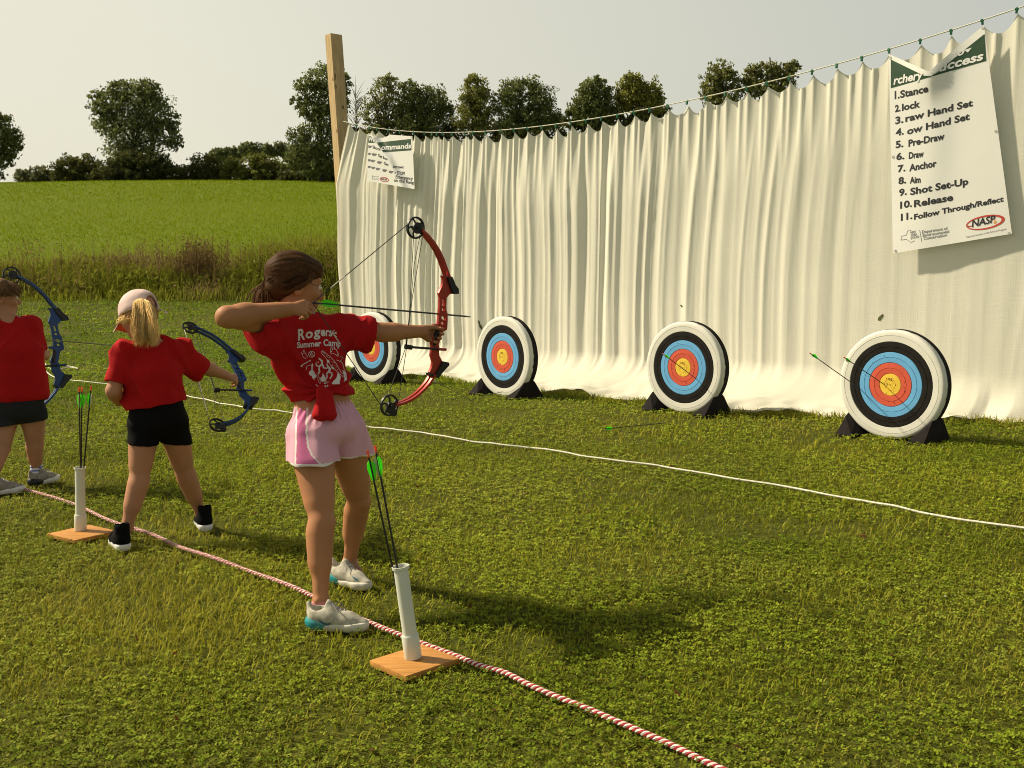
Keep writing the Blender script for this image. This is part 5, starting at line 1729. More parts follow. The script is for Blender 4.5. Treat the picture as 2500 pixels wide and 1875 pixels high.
# ------------------------------------------------------------------ archer in pink shorts, drawing the red bow
def archer():
    hr = gnd(757, 1540); tr = gnd(882, 1547); hl = gnd(815, 1425); tl = gnd(924, 1455)
    c = (hr + tl) / 2
    root = thing('person', (c.x, c.y, 0), 'child in knotted red camp shirt and pink shorts drawing the red bow', 'person', 'children shooting on the grass')
    J = {}
    J['neck'] = Z1(622, 650, 4.07); J['chest'] = Z1(655, 860, 4.08); J['waist'] = Z1(722, 1110, 4.08); J['pelvis'] = Z1(757, 1270, 4.06)
    J['sx'] = Vector((.93, .36, 0)).normalized(); J['px'] = Vector((.83, .56, 0)).normalized()
    J['cw'], J['cd'], J['ww'], J['wd'], J['pw'], J['pd'] = .126, .085, .106, .080, .130, .098
    J['shR'] = Z1(480, 712, 3.97); J['shL'] = Z1(845, 705, 4.13)
    p = J['pelvis']
    J['hipR'] = p - J['px'] * .070 + Vector((0, 0, -.045)); J['hipL'] = p + J['px'] * .070 + Vector((0, 0, -.04))
    J['kneeR'] = Z2(410, 715, 3.88); J['ankR'] = Z2(404, 1135, 3.81); J['kneeL'] = Z2(612, 605, 4.22); J['ankL'] = Z2(562, 925, 4.37)
    J['th'] = .086
    J['footR'] = (tr - hr).normalized(); J['footL'] = (tl - hl).normalized()
    elR = Z1(178, 648, 3.73); wrR = Z1(530, 604, 3.86)
    wrL = Z1(1298, 732, 4.32); elL = J['shL'].lerp(wrL, .5) + Vector((0.0, 0, -.014))
    H = Head(Z1(570, 455, 4.08), (.85, .48, -.16), (-.06, 0, 1), 1.10)
    S = Sdf()
    torso(S, J); legs(S, J, .96)
    S.cone(J['neck'] - Vector((0, 0, .03)), H.p(0, -.018, -.05), .050, .046, .02)
    H.add(S)
    arm(S, J['shR'], elR, wrR, (.044, .037, .041, .028)); S.ell(elR + Vector((-.006, -.004, -.002)), (.034,) * 3, None, .015)
    arm(S, J['shL'], elL, wrL, (.044, .037, .036, .026))
    # drawing hand: knuckles towards the string, fingers hooked round it
    dR = (Z1(655, 596, 3.895) - wrR)
    knR, tipsR = hand(S, wrR, dR, (-.10, .80, -.45), (0, .25, 1), [(.75, 1.1, .7), (.8, 1.15, .7), (.9, 1.2, .8), (1.1, 1.4, .9)], .86, ((.75, .35, .75), (.8, .0, .6)))
    # bow hand: wrapped round the grip
    gp = red_bow[2](333, 920); f, v, w = red_bow[3], red_bow[4], red_bow[5]
    side = w if w.y < 0 else -w
    kn, tips = hand(S, wrL, (gp + f * .02 - side * .022) - wrL, side, v, [(.75, 1.25, .9), (.8, 1.3, .95), (.85, 1.3, .95), (.95, 1.3, .95)], .96, ((.85, .3, .45), (.85, -.1, .55)))
    V, Q = S.mesh(.0042)
    mk('body', V, Q, skin_t, root)
    H.eyes(root)
    # ---- shirt
    S = Sdf()
    torso(S, J, .011, .03)
    hemp = J['waist'] + Vector((0, 0, -.012))
    slR = J['shR'].lerp(elR, .52); slL = J['shL'].lerp(wrL, .30)
    dL0 = (wrL - J['shL']).normalized()
    slR0 = J['shR'] + Vector((.0, 0, -.010))
    S.cone(slR0, slR + Vector((.010, .01, -.030)), .056, .062, .035)
    S.cone(J['shR'] + Vector((0.02, 0, -.05)), slR + Vector((.035, .02, -.055)), .05, .050, .035)
    S.cone(slR + Vector((.06, .04, -.055)), J['chest'].lerp(J['waist'], .25) - J['sx'] * .075, .045, .05, .05)
    S.cone(J['shL'] + Vector((0, 0, -.012)), slL + dL0 * .04 + Vector((0, 0, -.020)), .058, .070, .035)
    S.cone(J['chest'] + Vector((.06, .03, .06)), slL + Vector((-.02, -.02, -.05)), .045, .040, .035)
    # loose cloth above the knot
    S.ell(J['waist'].lerp(J['chest'], .34) + Vector((.0, -.015, 0)), (.112, .083, .080), None, .05)
    # openings
    dR_ = (elR - J['shR']).normalized(); dL_ = (wrL - J['shL']).normalized()
    S.plane(slR + dR_ * .012, dR_ + Vector((0, 0, -.35)))
    S.plane(slL + dL_ * .022, dL_ + Vector((0, 0, -.22)))
    sl = Sdf
    S.cone(J['shR'].lerp(elR, .40), elR + dR_ * .05, .046, .054, .004, True)
    S.cone(J['shL'].lerp(wrL, .28) + Vector((0, 0, -.012)), J['shL'].lerp(wrL, .62) + Vector((0, 0, -.016)), .044, .056, .004, True)
    S.cone(J['neck'] + Vector((0, 0, -.022)), H.p(0, -.018, -.05), .058, .062, .006, True)
    hA = Z1(545, 1150, 4.02); hB = Z1(895, 1086, 4.12); hn = (hB - hA).normalized().cross(Vector((0.15, 1, 0))); hn = -hn if hn.z > 0 else hn
    S.plane(hA, hn)
    S.ell(Z1(838, 1128, 3.99), (.052, .07, .020), None, .008, True); S.ell(Z1(640, 1172, 3.97), (.050, .06, .020), None, .008, True)
    KN = Z1(735, 1072, 3.955)
    bx = np.array(J['sx']); bn = np.array((.3, -.95, 0))
    slLc = np.array(slL)
    def folds(X, Y, Z):
        dx, dy, dz = X - KN.x, Y - KN.y, Z - KN.z
        h = dx * bx[0] + dy * bx[1]
        r = np.sqrt(h * h + dz * dz) + 1e-4
        ang = np.arctan2(dz, h)
        front = sstep(.06, -.06, (X - J['waist'].x) * bn[0] * -1 + (Y - J['waist'].y) * bn[1] * -1 + 0 * X) * 0 + 1
        rad = np.sin(ang * 11 + 2.5 * vn(ang * 2.0, r * 6, 0 * r, 311)) * .0085 * np.exp(-((r - .10) / .12) ** 2) * sstep(.015, .05, r)
        drape = .006 * vn(X * 10, Y * 10, Z * 5 + X * 6, 313) - .0085 * ridges(X, Y, Z, (.75, .1, -.65), 13, 315) * sstep(.10, -.04, h) - .008 * ridges(X, Y, Z, (-.6, 0, -.8), 14, 316) * sstep(-.06, .06, h) - .003 * ridges(X, Y, Z, (.3, 0, -1), 34, 318)
        # diagonal pull from the right armpit to the knot, sagging folds at the sleeve
        diag = .006 * np.sin((dz * 0.55 + h * 1.0) * 62 + 3 * vn(X * 5, Y * 5, Z * 5, 317)) * sstep(-.02, -.16, h)
        sleeve = .006 * np.sin((X * 1.0 + Y * .8 - Z * .7) * 70) * np.exp(-(((X - slLc[0]) ** 2 + (Y - slLc[1]) ** 2 + (Z - slLc[2]) ** 2) / .016))
        return rad + drape + diag + sleeve
    V, Q = S.mesh(.0036, lambda X, Y, Z: np.minimum(folds(X, Y, Z), .0055), 1)
    shirt = mk('shirt', V, Q, cloth_red, root)
    # knot and hanging bunch
    S = Sdf()
    S.ell(KN + Vector((0, -.008, .0)), (.026, .024, .020), None, .01)
    b0 = Z1(738, 1115, 3.945); b1 = Z1(740, 1235, 3.925)
    S.cone(KN + Vector((0, -.008, -.005)), b0 + Vector((0, 0, .01)), .014, .026, .012)
    S.econe(b0 + Vector((0, 0, .012)), b1 + Vector((.002, 0, .012)), (.025, .022), (.048, .030), (1, .2, 0), .012)
    V, Q = S.mesh(.004, lambda X, Y, Z: (.0032 * np.sin((X - b0.x) * 170 + 2.0 * vn(X * 20, Y * 20, Z * 8, 321)) + .004 * np.sin((X - b0.x) * 95 + 1.0)) * sstep(b1.z - .045, b1.z + .01, Z) + .003 * vn(X * 40, Y * 40, Z * 25, 323))
    mk('shirt_knot', V, Q, cloth_red, shirt)
    # ---- shorts
    S = Sdf()
    pl = J['pelvis']
    S.econe(J['waist'] + Vector((.004, 0, -.025)), pl + Vector((0, 0, -.02)), (.112, .088), (.156, .122), J['px'], .03)
    hem = .593
    hzR = J['hipR'].lerp(J['kneeR'], .36); hzL = J['hipL'].lerp(J['kneeL'], .36)
    hR = Vector((hzR.x - .005, hzR.y, hem - .02)); hL = Vector((hzL.x + .005, hzL.y, hem - .02))
    S.cone(J['hipR'] + Vector((0, 0, .0)), hR, .098, .110, .02); S.cone(J['hipL'], hL, .098, .110, .010)
    S.plane((0, 0, hem), (0, 0, -1))
    S.plane(Z1(700, 1158, 4.0), Vector((-.16, -.07, 1)))
    for s in 'RL':
        a = J['hip' + s]; k_ = J['knee' + s]
        S.cone(a.lerp(k_, .22), a.lerp(k_, .8), .083, .083, .006, True)
    def sf(X, Y, Z):
        up = sstep(.72, .80, Z)
        g = np.arctan2(Y - pl.y, X - pl.x)
        return .004 * np.sin(g * 26 + 2 * vn(g * 3, Z * 10, 0 * Z, 331)) * up + .005 * vn(X * 9, Y * 9, Z * 5, 333) + .0035 * np.sin(g * 11 + Z * 14) * (1 - up)
    V, Q = S.mesh(.0038, sf)
    cen = V[Q].mean(1)
    pxs = np.array([proj(c) for c in cen]); zx = (pxs[:, 0] - 480) * 2.37; zy = (pxs[:, 1] - 500) * 2.37
    mi = np.zeros(len(Q), int)
    frontside = cen[:, 1] < pl.y + .0
    def lx(y, pts): return np.interp(y, [p[1] for p in pts], [p[0] for p in pts])
    LA = [(580, 1180), (575, 1300), (574, 1400), (570, 1500)]; LB = [(640, 1180), (634, 1300), (645, 1400), (668, 1450), (705, 1490), (745, 1520)]
    xa = lx(zy, LA); xb = lx(zy, LB)
    mi[frontside & (zx > xa) & (zx < xb)] = 1
    mi[frontside & ((np.abs(zx - xa) < 4.5) | (np.abs(zx - xb) < 5.5))] = 2
    mi[cen[:, 2] < hem + .009] = 2
    mk('shorts', V, Q, [pink, pinkd, piping], root, midx=mi)
    # ---- shoes and socks
    teal = pbr('teal_heel_air', (.02, .24, .27), 0.15, var=.25, scale=30, spec=.6, coat=.4)
    knit = pbr('cream_knit', (.42, .395, .32), 0.8, var=.28, scale=60, bump=.5, bscale=300)
    ms = dict(upper=knit, sole=pbr('cream_sole', (.58, .56, .48), .6, var=.08), heel=teal, lace=pbr('grey_lace', (.22, .20, .20), .8), sole_h=.022)
    hr_ = hr; hl_ = hl
    sR = shoe(root, hr_, tr, .232, ms, 'runner'); sL = shoe(root, hl_, tl, .232, ms, 'runner')
    pk = pbr('pink_sock', (.66, .24, .27), .85, var=.08, scale=40, bump=.3, bscale=300)
    sock(root, J['ankR'] + Vector((.004, 0, -.048)), J['ankR'] + Vector((0, 0, -.004)), None, .038, .0345, pk)
    sock(root, J['ankL'] + Vector((.004, 0, -.048)), J['ankL'] + Vector((0, 0, .002)), None, .038, .0345, pk)
    T = bvh_of(sR)
    print_on('tick_mark', [poly([q2(*p) for p in ((388, 1240), (402, 1258), (422, 1270), (438, 1275), (452, 1270), (462, 1255), (450, 1262), (438, 1264), (424, 1259), (408, 1250))])], T, pbr('blue_tick', (.03, .13, .22), .4), sR, .002, 5)
    T = bvh_of(sL)
    print_on('tick_mark', [poly([q2(*p) for p in ((572, 1008), (584, 1024), (598, 1034), (610, 1034), (602, 1026), (590, 1018))])], T, pbr('blue_tick', (.03, .13, .22), .4), sL, .002, 5)
    # ---- print on the shirt front
    T = bvh_of(shirt)
    wp = pbr('shirt_print', (.68, .62, .60), .7, var=.06)
    q = lambda x, y: (720 + x / 7.543, 780 + y / 7.543)
    def tx(s, x0, y0, x1, y1, cap, bold=.03): return text_px(s, q(x0, y0), q(x1, y1), cap / 7.543, bold)
    ln = lambda pts, w=9, cl=False: stroke_px([q(*p) for p in pts], w / 7.543, cl)
    pg = lambda pts: poly([q(*p) for p in pts])
    sh = [tx('R', 50, 385, 190, 362, 200, .03), tx('o', 195, 350, 330, 332, 170, .03), tx('g', 345, 318, 465, 304, 165, .03), tx('e', 472, 306, 560, 302, 160, .03), tx('r', 570, 304, 622, 302, 155, .03), tx('s', 622, 306, 690, 304, 150, .03)]
    sh += [pg([(690, 215), (735, 190), (740, 202), (698, 224)]), pg([(700, 245), (765, 225), (768, 272)]), pg([(705, 280), (745, 288), (770, 318), (755, 322), (735, 298)])]
    sh += [tx('Summer', 30, 525, 480, 490, 105, .03), tx('Camp', 520, 482, 845, 500, 115, .028)]
    # flames
    sh += [ln([(442, 715), (492, 762), (498, 820), (455, 862), (448, 920), (462, 960), (428, 1000)], 30), ln([(385, 805), (400, 850), (455, 862)], 22), ln([(498, 820), (530, 895), (590, 900), (608, 860), (578, 822)], 26), ln([(615, 870), (648, 915), (625, 965), (585, 1000), (590, 1060), (560, 1105)], 40), ln([(625, 965), (672, 985), (680, 1030), (640, 1090)], 26),
           pg([(515, 985), (540, 1040), (560, 1120), (600, 1135), (540, 1145), (480, 1140), (470, 1080), (505, 1050)]), pg([(400, 765), (415, 790), (405, 800)]), pg([(425, 760), (440, 790), (425, 812)])]
    # logs
    sh += [ln([(395, 1030), (420, 1005), (465, 1110), (470, 1180), (445, 1175), (395, 1030)], 7), ln([(530, 1180), (580, 1150), (640, 1148), (590, 1170), (530, 1180)], 7)]
    # leaping fish
    sh += [ln([(485, 600), (500, 572), (560, 620), (650, 680), (740, 790), (800, 900), (850, 980), (900, 1010), (885, 1080), (860, 1030), (810, 1000), (740, 930), (660, 840), (590, 740), (540, 680), (500, 640), (485, 600)], 8), pg([(580, 730), (640, 765), (625, 800), (590, 810)]), ln([(500, 590), (545, 640)], 6), ln([(560, 650), (600, 690), (640, 700)], 6), pg([(660, 865), (710, 890), (712, 918), (680, 905)])]
    for (x, y) in ((640, 740), (670, 780), (700, 800), (690, 840), (730, 850), (750, 890), (780, 930), (720, 800), (765, 860)): sh.append(pg(oval(x, y, 7, 7, 8)))
    # mug, oven mitt, arrow, guitar, game pad, tent, trees, antler
    sh += [ln([(112, 610), (170, 585), (235, 690), (190, 720), (150, 700)], 8, True), ln([(125, 640), (180, 618)], 7), pg([(150, 575), (168, 550), (172, 585)])]
    sh += [ln(oval(310, 640, 58, 55, 14), 9, True), ln([(270, 610), (330, 690)], 9), ln([(295, 595), (350, 675)], 9), ln([(320, 590), (275, 680)], 7)]
    sh += [ln([(105, 855), (285, 750)], 13), pg([(100, 850), (150, 835), (140, 880)]), pg([(262, 745), (292, 742), (280, 782)])]
    sh += [ln([(320, 810), (310, 960)], 24), pg(oval(310, 985, 52, 50, 16)), pg(oval(350, 1040, 38, 48, 14)), ln([(205, 930), (215, 860), (270, 838), (340, 850)], 9), pg([(335, 1085), (365, 1095), (350, 1112)])]
    sh += [ln([(650, 600), (660, 520), (710, 505), (760, 560), (800, 640), (790, 685), (750, 650), (700, 620), (665, 640)], 9, True), pg(oval(690, 548, 12, 16, 10)), pg(oval(722, 540, 10, 14, 10)), pg(oval(668, 592, 12, 12, 10)), pg(oval(775, 650, 9, 9, 10))]
    sh += [ln([(760, 745), (830, 770), (870, 800), (900, 920), (940, 1000), (950, 1110), (900, 1150), (930, 1060), (880, 960)], 9), ln([(830, 770), (850, 740)], 8), pg([(870, 930), (930, 980), (950, 1120), (920, 1120)])]
    sh += [pg([(790, 965), (840, 1060), (820, 1190), (720, 1200), (670, 1190), (700, 1140), (760, 1080)]), ln([(390, 1195), (460, 1275)], 14), pg(oval(490, 1265, 10, 16, 8)), pg(oval(560, 1235, 16, 26, 10)), pg(oval(598, 1220, 12, 18, 8)), pg(oval(430, 1228, 10, 12, 8)), pg(oval(525, 1268, 9, 9, 8)), ln([(830, 670), (885, 712)], 6), ln([(925, 780), (975, 835)], 5)]
    print_on('shirt_print', sh, T, wp, shirt, .0016, 3.2)
    # ---- hair
    S = Sdf(); q_ = H.sc
    e = lambda c, r, k=.02, sub=False: S.ell(H.p(*c), [x * q_ for x in r], H.ax(), k, sub)
    e((0, -.016, .034), (.080, .098, .084)); e((0, -.062, -.020), (.060, .044, .052), .03); e((0, .055, .058), (.056, .040, .040), .03)
    e((0, .114, -.050), (.064, .046, .074), .012, True)
    for g in (-1, 1): e((g * .085, .030, -.066), (.036, .044, .036), .010, True)
    cH = np.array(H.c); r_, f_, u_ = (np.array(a) for a in H.ax())
    def hn_(X, Y, Z):
        a = X - cH[0]; b = Y - cH[1]; c = Z - cH[2]
        rr = a * r_[0] + b * r_[1] + c * r_[2]; ff = a * f_[0] + b * f_[1] + c * f_[2]; uu = a * u_[0] + b * u_[1] + c * u_[2]
        an = np.arctan2(uu - .02, rr)
        return .0010 * np.sin(an * 24 + 5 * vn(ff * 9, an * 2, 0 * an, 341)) + .007 * vn(rr * 22, ff * 10, uu * 22, 343)
    V, Q = S.mesh(.0042, hn_)
    hb = np.array([.085, .041, .018])
    cc = hb[None] * (0.55 + .4 * rng.random(len(V)))[:, None]
    hair = mk('hair', V, Q, hair_m, root, cols=cc)
    base = Z1(428, 468, 4.05)
    paths = []; rad = []; cols = []
    rn = random.Random(9)
    clump = [(rn.random(), rn.gauss(0, .004), rn.choice((.6, .75, .9, 1.1, 1.4, 2.0)), rn.uniform(0, 6.3)) for _ in range(70)]
    for i in range(3400):
        th = rn.uniform(-1.75, 1.75); cl_ = clump[int((th + 1.75) / 3.5 * 69.9)]                      # across the head, side to side
        st = rn.uniform(.35, 1.0)
        # start on the hairline
        a0 = Vector((math.sin(th) * .078, .085 * math.cos(th * .62) * st + .012, .036 + .066 * math.cos(th) ** 1 + (.010 if abs(th) < 1 else -.012)))
        if abs(th) > 1.15: a0.y = min(a0.y, .045)
        pts = []; lift_ = .65 * cl_[0] + .35 * rn.random()
        s0 = H.p(*a0); n = 10
        for k in range(n):
            t = k / (n - 1)
            p_ = s0.lerp(base, t) - H.p(0, -.016, .022)
            d = Vector((p_.dot(H.r), p_.dot(H.f), p_.dot(H.u)))
            l = math.sqrt((d.x / .0815) ** 2 + (d.y / .0995) ** 2 + (d.z / .088) ** 2) / q_
            if t < .93: p_ = p_ / max(l, .3) * (1.004 + .075 * lift_ * math.sin(math.pi * t))
            pts.append(H.p(0, -.016, .022) + p_ + H.u * (.005 * math.sin(t * 7 + cl_[3])) * (t < .95) + H.r * (.004 * math.sin(t * 9 + cl_[3] * 1.7) + cl_[1] * math.sin(math.pi * t)))
        paths.append(pts); rad.append(rn.uniform(.0006, .0012))
        cols.append(hb * cl_[2] * rn.uniform(.6, 1.5))
    for i in range(700):                                   # the short tail
        s = base + Vector((rn.gauss(0, .010), rn.gauss(0, .010), rn.gauss(0, .012)))
        g_ = rn.gauss(0, 1); e_ = Z1(388 + 34 * g_, 590 + rn.gauss(0, 40), 4.02 + rn.gauss(0, .024))
        m = Z1(368 + 30 * g_, 490 + rn.gauss(0, 14), 4.02 + rn.gauss(0, .024))
        pts = [(s * (1 - t) ** 2 + m * 2 * t * (1 - t) + e_ * t * t) for t in [k / 7 for k in range(8)]]
        paths.append(pts); rad.append(rn.uniform(.0008, .0018)); cols.append(hb * rn.uniform(.4, 2.4))
    for i in range(110):                                    # flyaway wisps
        th = rn.uniform(-1.5, 1.5)
        s = H.p(math.sin(th) * .08, rn.uniform(-.09, .08), .03 + .07 * math.cos(th))
        d = (s - H.c).normalized() * rn.uniform(.006, .022) + H.f * rn.uniform(-.05, .0) + Vector((0, 0, rn.uniform(-.03, .012)))
        paths.append([s, s + d * .5 + (s - H.c).normalized() * .006, s + d]); rad.append(.0005); cols.append(hb * rn.uniform(1.0, 2.4))
    for i in range(26):                                    # lock over the ear and by the temple
        s = H.p(.074 + rn.gauss(0, .003), .035 + rn.gauss(0, .01), .035); m = H.p(.083, .015 + rn.gauss(0, .008), .004); e_ = H.p(.078, -.028 + rn.gauss(0, .01), -.012 + rn.gauss(0, .006))
        paths.append([s, s.lerp(m, .5) + H.r * .003, m, m.lerp(e_, .5), e_]); rad.append(.0016); cols.append(hb * rn.uniform(.9, 2.6))
    strands(paths, rad, cols, 'hair_strands', hair)
    b = MB(); b.lathe(base, (base - H.c), [(-.006, .015), (-.004, .020), (.004, .020), (.006, .015)], 14); b.build('hair_tie', blk, root)
    # thin framed glasses
    b = MB(); fr = .0011
    for g in (-1, 1):
        c = H.p(g * .031, .104, -.010)
        b.tube([c + (H.r * math.cos(a) * .021 + H.u * math.sin(a) * .018) * q_ for a in [i * math.pi / 10 for i in range(21)]], fr, 5)
        b.tube([H.p(g * .052, .102, -.004), H.p(g * .070, .07, .0), H.p(g * .080, .0, .004)], fr, 5)
    b.tube([H.p(-.010, .107, -.006), H.p(.010, .107, -.006)], fr, 5)
    b.build('glasses', pbr('dark_frame', (.03, .022, .018), .3), root)
    b = MB()
    for g in (-1, 1): b.tube([H.p(g * .014, .101, .014), H.p(g * .030, .098, .019), H.p(g * .046, .086, .014)], .0024, 5)
    b.build('eyebrow', pbr('brow', (.04, .022, .012), .8), root)
    return H
archer()

# ------------------------------------------------------------------ blonde archer seen from behind, cap on
def blonde():
    hl = gnd(*q3(632, 1560)); tl = gnd(*q3(575, 1512)); hr = gnd(*q3(1046, 1458)); tr = gnd(*q3(1006, 1408))
    root = thing('person', ((hl.x + hr.x) / 2, (hl.y + hr.y) / 2, 0), 'blonde child seen from behind in pale cap, red shirt and black shorts', 'person', 'children shooting on the grass')
    J = {}
    J['neck'] = Z3(762, 470, 5.05); J['chest'] = Z3(775, 640, 5.05); J['waist'] = Z3(790, 790, 5.05); J['pelvis'] = Z3(800, 885, 5.05)
    J['sx'] = Vector((.90, .42, 0)).normalized(); J['px'] = Vector((.93, .36, 0)).normalized()
    J['cw'], J['cd'], J['ww'], J['wd'], J['pw'], J['pd'] = .118, .085, .110, .085, .128, .10
    J['shL'] = Z3(628, 535, 4.99); J['shR'] = Z3(905, 528, 5.12)
    p = J['pelvis']
    J['hipL'] = Z3(732, 905, 5.02); J['hipR'] = Z3(872, 900, 5.09)
    J['kneeL'] = Z3(706, 1175, 4.97); J['ankL'] = Z3(640, 1432, 4.91); J['kneeR'] = Z3(935, 1145, 5.18); J['ankR'] = Z3(1020, 1362, 5.29)
    J['th'] = .073
    J['footL'] = (tl - hl).normalized(); J['footR'] = (tr - hr).normalized()
    elL = Z3(574, 735, 4.93); wrL = Z3(602, 790, 5.08)
    elR = Z3(1035, 615, 5.26); wrR = Z3(1142, 655, 5.39)
    H = Head(Z3(702, 348, 5.06), (-.78, .48, -.42), (.05, .1, 1), 1.0)
    S = Sdf(); torso(S, J); legs(S, J, .91)
    S.cone(J['neck'] - Vector((0, 0, .03)), H.p(0, -.018, -.05), .045, .043, .02); H.add(S)
    r = (.040, .034, .034, .024)
    arm(S, J['shL'], elL, wrL, r); arm(S, J['shR'], elR, wrR, r)
    hand(S, wrL, (.1, .6, .0), (.6, 0, .3), (0, 0, 1), (.5, .6, .4), .78)
    f, v, w = blue_bow[3], blue_bow[4], blue_bow[5]
    gp = blue_bow[2](333, 925); side = -w if w.y < 0 else w
    hand(S, wrR, (gp - side * .018 + f * .018) - wrR, side, v, [(.75, 1.25, .9)] * 4, .80, ((.85, .3, .45), (.85, -.1, .55)))
    V, Q = S.mesh(.005); mk('body', V, Q, skin_f, root); H.eyes(root)
    # shirt
    S = Sdf()
    S.econe(J['neck'] - Vector((0, 0, .045)), J['chest'], (.10, .07), (.142, .108), J['sx'], .03)
    S.econe(J['chest'], J['waist'] + Vector((0, 0, -.0)), (.142, .108), (.148, .115), J['sx'], .03)
    for s in ('shR', 'shL'): S.cone(J['neck'] - Vector((0, 0, .035)), J[s], .050, .054, .03)
    eL = J['shL'].lerp(elL, .80); eR = J['shR'].lerp(elR, .92)
    S.cone(J['shL'], eL + Vector((-.006, 0, -.03)), .055, .056, .02, cut=(eL, elL - J['shL'])); S.cone(J['shR'], eR + Vector((.01, .01, -.026)), .056, .056, .03, cut=(eR, elR - J['shR'] + Vector((0, 0, -.03))))
    S.cone(J['shR'] + Vector((0, 0, -.06)), eR + Vector((-.03, -.02, -.045)), .05, .04, .03)
    S.plane(J['waist'] + Vector((0, 0, -.016)), (.15, 0, -1))
    dR = (elR - J['shR']).normalized(); dL = (elL - J['shL']).normalized()
    S.cone(J['shL'].lerp(elL, .70), elL + dL * .06, .036, .042, .004, True)
    S.cone(J['shR'].lerp(elR, .78), elR + dR * .1, .038, .046, .004, True)
    S.cone(J['neck'] + Vector((0, 0, -.012)), H.p(0, -.018, -.05), .054, .056, .006, True)
    sx = np.array(J['sx'])
    hz_ = J['waist'].z - .016
    def edge(X, Y, Z):
        d = np.minimum(np.sqrt((X - eL.x) ** 2 + (Y - eL.y) ** 2 + (Z - eL.z) ** 2), np.sqrt((X - eR.x) ** 2 + (Y - eR.y) ** 2 + (Z - eR.z) ** 2))
        return sstep(.055, .11, d) * (.25 + .75 * sstep(0, .07, Z - hz_ - .15 * (X - J['waist'].x)))
    def fl(X, Y, Z):
        h = (X - J['chest'].x) * sx[0] + (Y - J['chest'].y) * sx[1]; dz = Z - J['chest'].z
        low = sstep(J['waist'].z + .10, J['waist'].z, Z)
        return .010 * vn(X * 8, Y * 8, Z * 6, 351) - .018 * ridges(X, Y, Z, (-.55, -.1, -.8), 11, 353) * sstep(-.06, .06, h) - .018 * ridges(X, Y, Z, (.5, .1, -.85), 11, 359) * sstep(.06, -.06, h) - .004 * ridges(X, Y, Z, (.2, 0, -1), 26, 363) + .008 * np.sin(h * 50 + 3 * vn(h * 8, Z * 8, 0 * h, 355)) * low + .006 * np.sin((dz * .8 + h) * 55 + 2 * vn(X * 6, Y * 6, Z * 6, 357)) * sstep(.03, .14, np.abs(h))
    V, Q = S.mesh(.0042, lambda X, Y, Z: np.minimum(fl(X, Y, Z), .009) * edge(X, Y, Z), 1); mk('shirt', V, Q, cloth_red, root)
    # shorts
    S = Sdf()
    S.econe(J['waist'] + Vector((0, 0, .01)), J['pelvis'], (.124, .096), (.140, .114), J['px'], .03)
    for s in 'LR':
        a, b = J['hip' + s], J['knee' + s]
        S.cone(a, a.lerp(b, .42), .080, .073, .02)
    S.plane(Z3(725, 1004, 5.0), (-.12, 0, -1))
    for s in 'LR': S.cone(J['hip' + s].lerp(J['knee' + s], .36), J['hip' + s].lerp(J['knee' + s], .7), .0655, .064, .004, True)
    V, Q = S.mesh(.005, lambda X, Y, Z: .004 * vn(X * 14, Y * 14, Z * 20, 361)); so = mk('shorts', V, Q, cloth_blk, root)
    print_on('waist_tag', [poly([q3(*p) for p in ((796, 797), (822, 797), (822, 804), (796, 804))])], bvh_of(so), inkgrey, so, .002, 6)
    ms = dict(upper=pbr('black_knit', (.006, .006, .0065), .9, spec=.08, var=.2, scale=40, bump=.3, bscale=200), sole=pbr('white_sole', (.68, .68, .66), .5, var=.08), lace=blk, sole_h=.034)
    shoe(root, hl, tl, .215, ms, 'boot'); shoe(root, hr, tr, .215, ms, 'boot')
    # cap
    capm = pbr('pale_pink_cap', (.68, .51, .48), .8, var=.05, scale=12, bump=.3, bscale=220, spec=.2)
    capu = pbr('salmon_lining', (.60, .20, .14), .8, var=.06, scale=12)
    S = Sdf(); q_ = H.sc
    e = lambda c, r, k=.012, sub=False: S.ell(H.p(*c), [x * q_ for x in r], H.ax(), k, sub)
    e((0, -.008, .034), (.088, .107, .088)); e((0, -.008, .008), (.086, .104, .050), .02)
    S.plane(H.p(0, 0, .000), H.p(0, .0, -1) - H.p(0, -.10, 0))
    e((0, -.008, .022), (.078, .097, .080), .004, True)
    S.ell(H.p(.020, -.112, .018), [.044, .045, .045], H.ax(), .006, True)
    V, Q = S.mesh(.0042, lambda X, Y, Z: .0012 * vn(X * 40, Y * 40, Z * 40, 371)); cap = mk('cap', V, Q, capm, root)
    b = MB(); n = 14; m = 6; top = []; bot = []
    for i in range(n + 1):
        a = (i / n - .5) * 2.0
        for j in range(m + 1):
            t = j / m
            x = math.sin(a) * .082 * (1 - .10 * t * 0); y = .092 * math.cos(a * .85) + t * .086 * math.cos(a * .75); z = .010 - .016 * t - .030 * abs(math.sin(a)) ** 1.6 - .02 * t * abs(math.sin(a))
            top.append(H.p(x, y, z + .0015)); bot.append(H.p(x, y, z - .0015))
    f1_ = [(i * (m + 1) + j, i * (m + 1) + j + 1, (i + 1) * (m + 1) + j + 1, (i + 1) * (m + 1) + j) for i in range(n) for j in range(m)]
    b.add(top, f1_, 0); b.add(bot, [tuple(reversed(f)) for f in f1_], 1)
    edge = [j for j in range(m + 1)] + [(i) * (m + 1) + m for i in range(1, n + 1)] + [n * (m + 1) + j for j in range(m - 1, -1, -1)]
    nt_ = len(top)
    b.f += [(edge[i], edge[i + 1], edge[i + 1] + nt_, edge[i] + nt_) for i in range(len(edge) - 1)]; b.m += [0] * (len(edge) - 1)
    mk('brim', b.v, b.f, [capm, capu], cap, midx=b.m)
    b = MB(); b.tube([H.p(.055, -.085, .0), H.p(.070, -.100, -.018), H.p(.066, -.125, -.036), H.p(.056, -.128, -.046)], .0055, 6, flat=.4); b.build('strap', capm, cap)
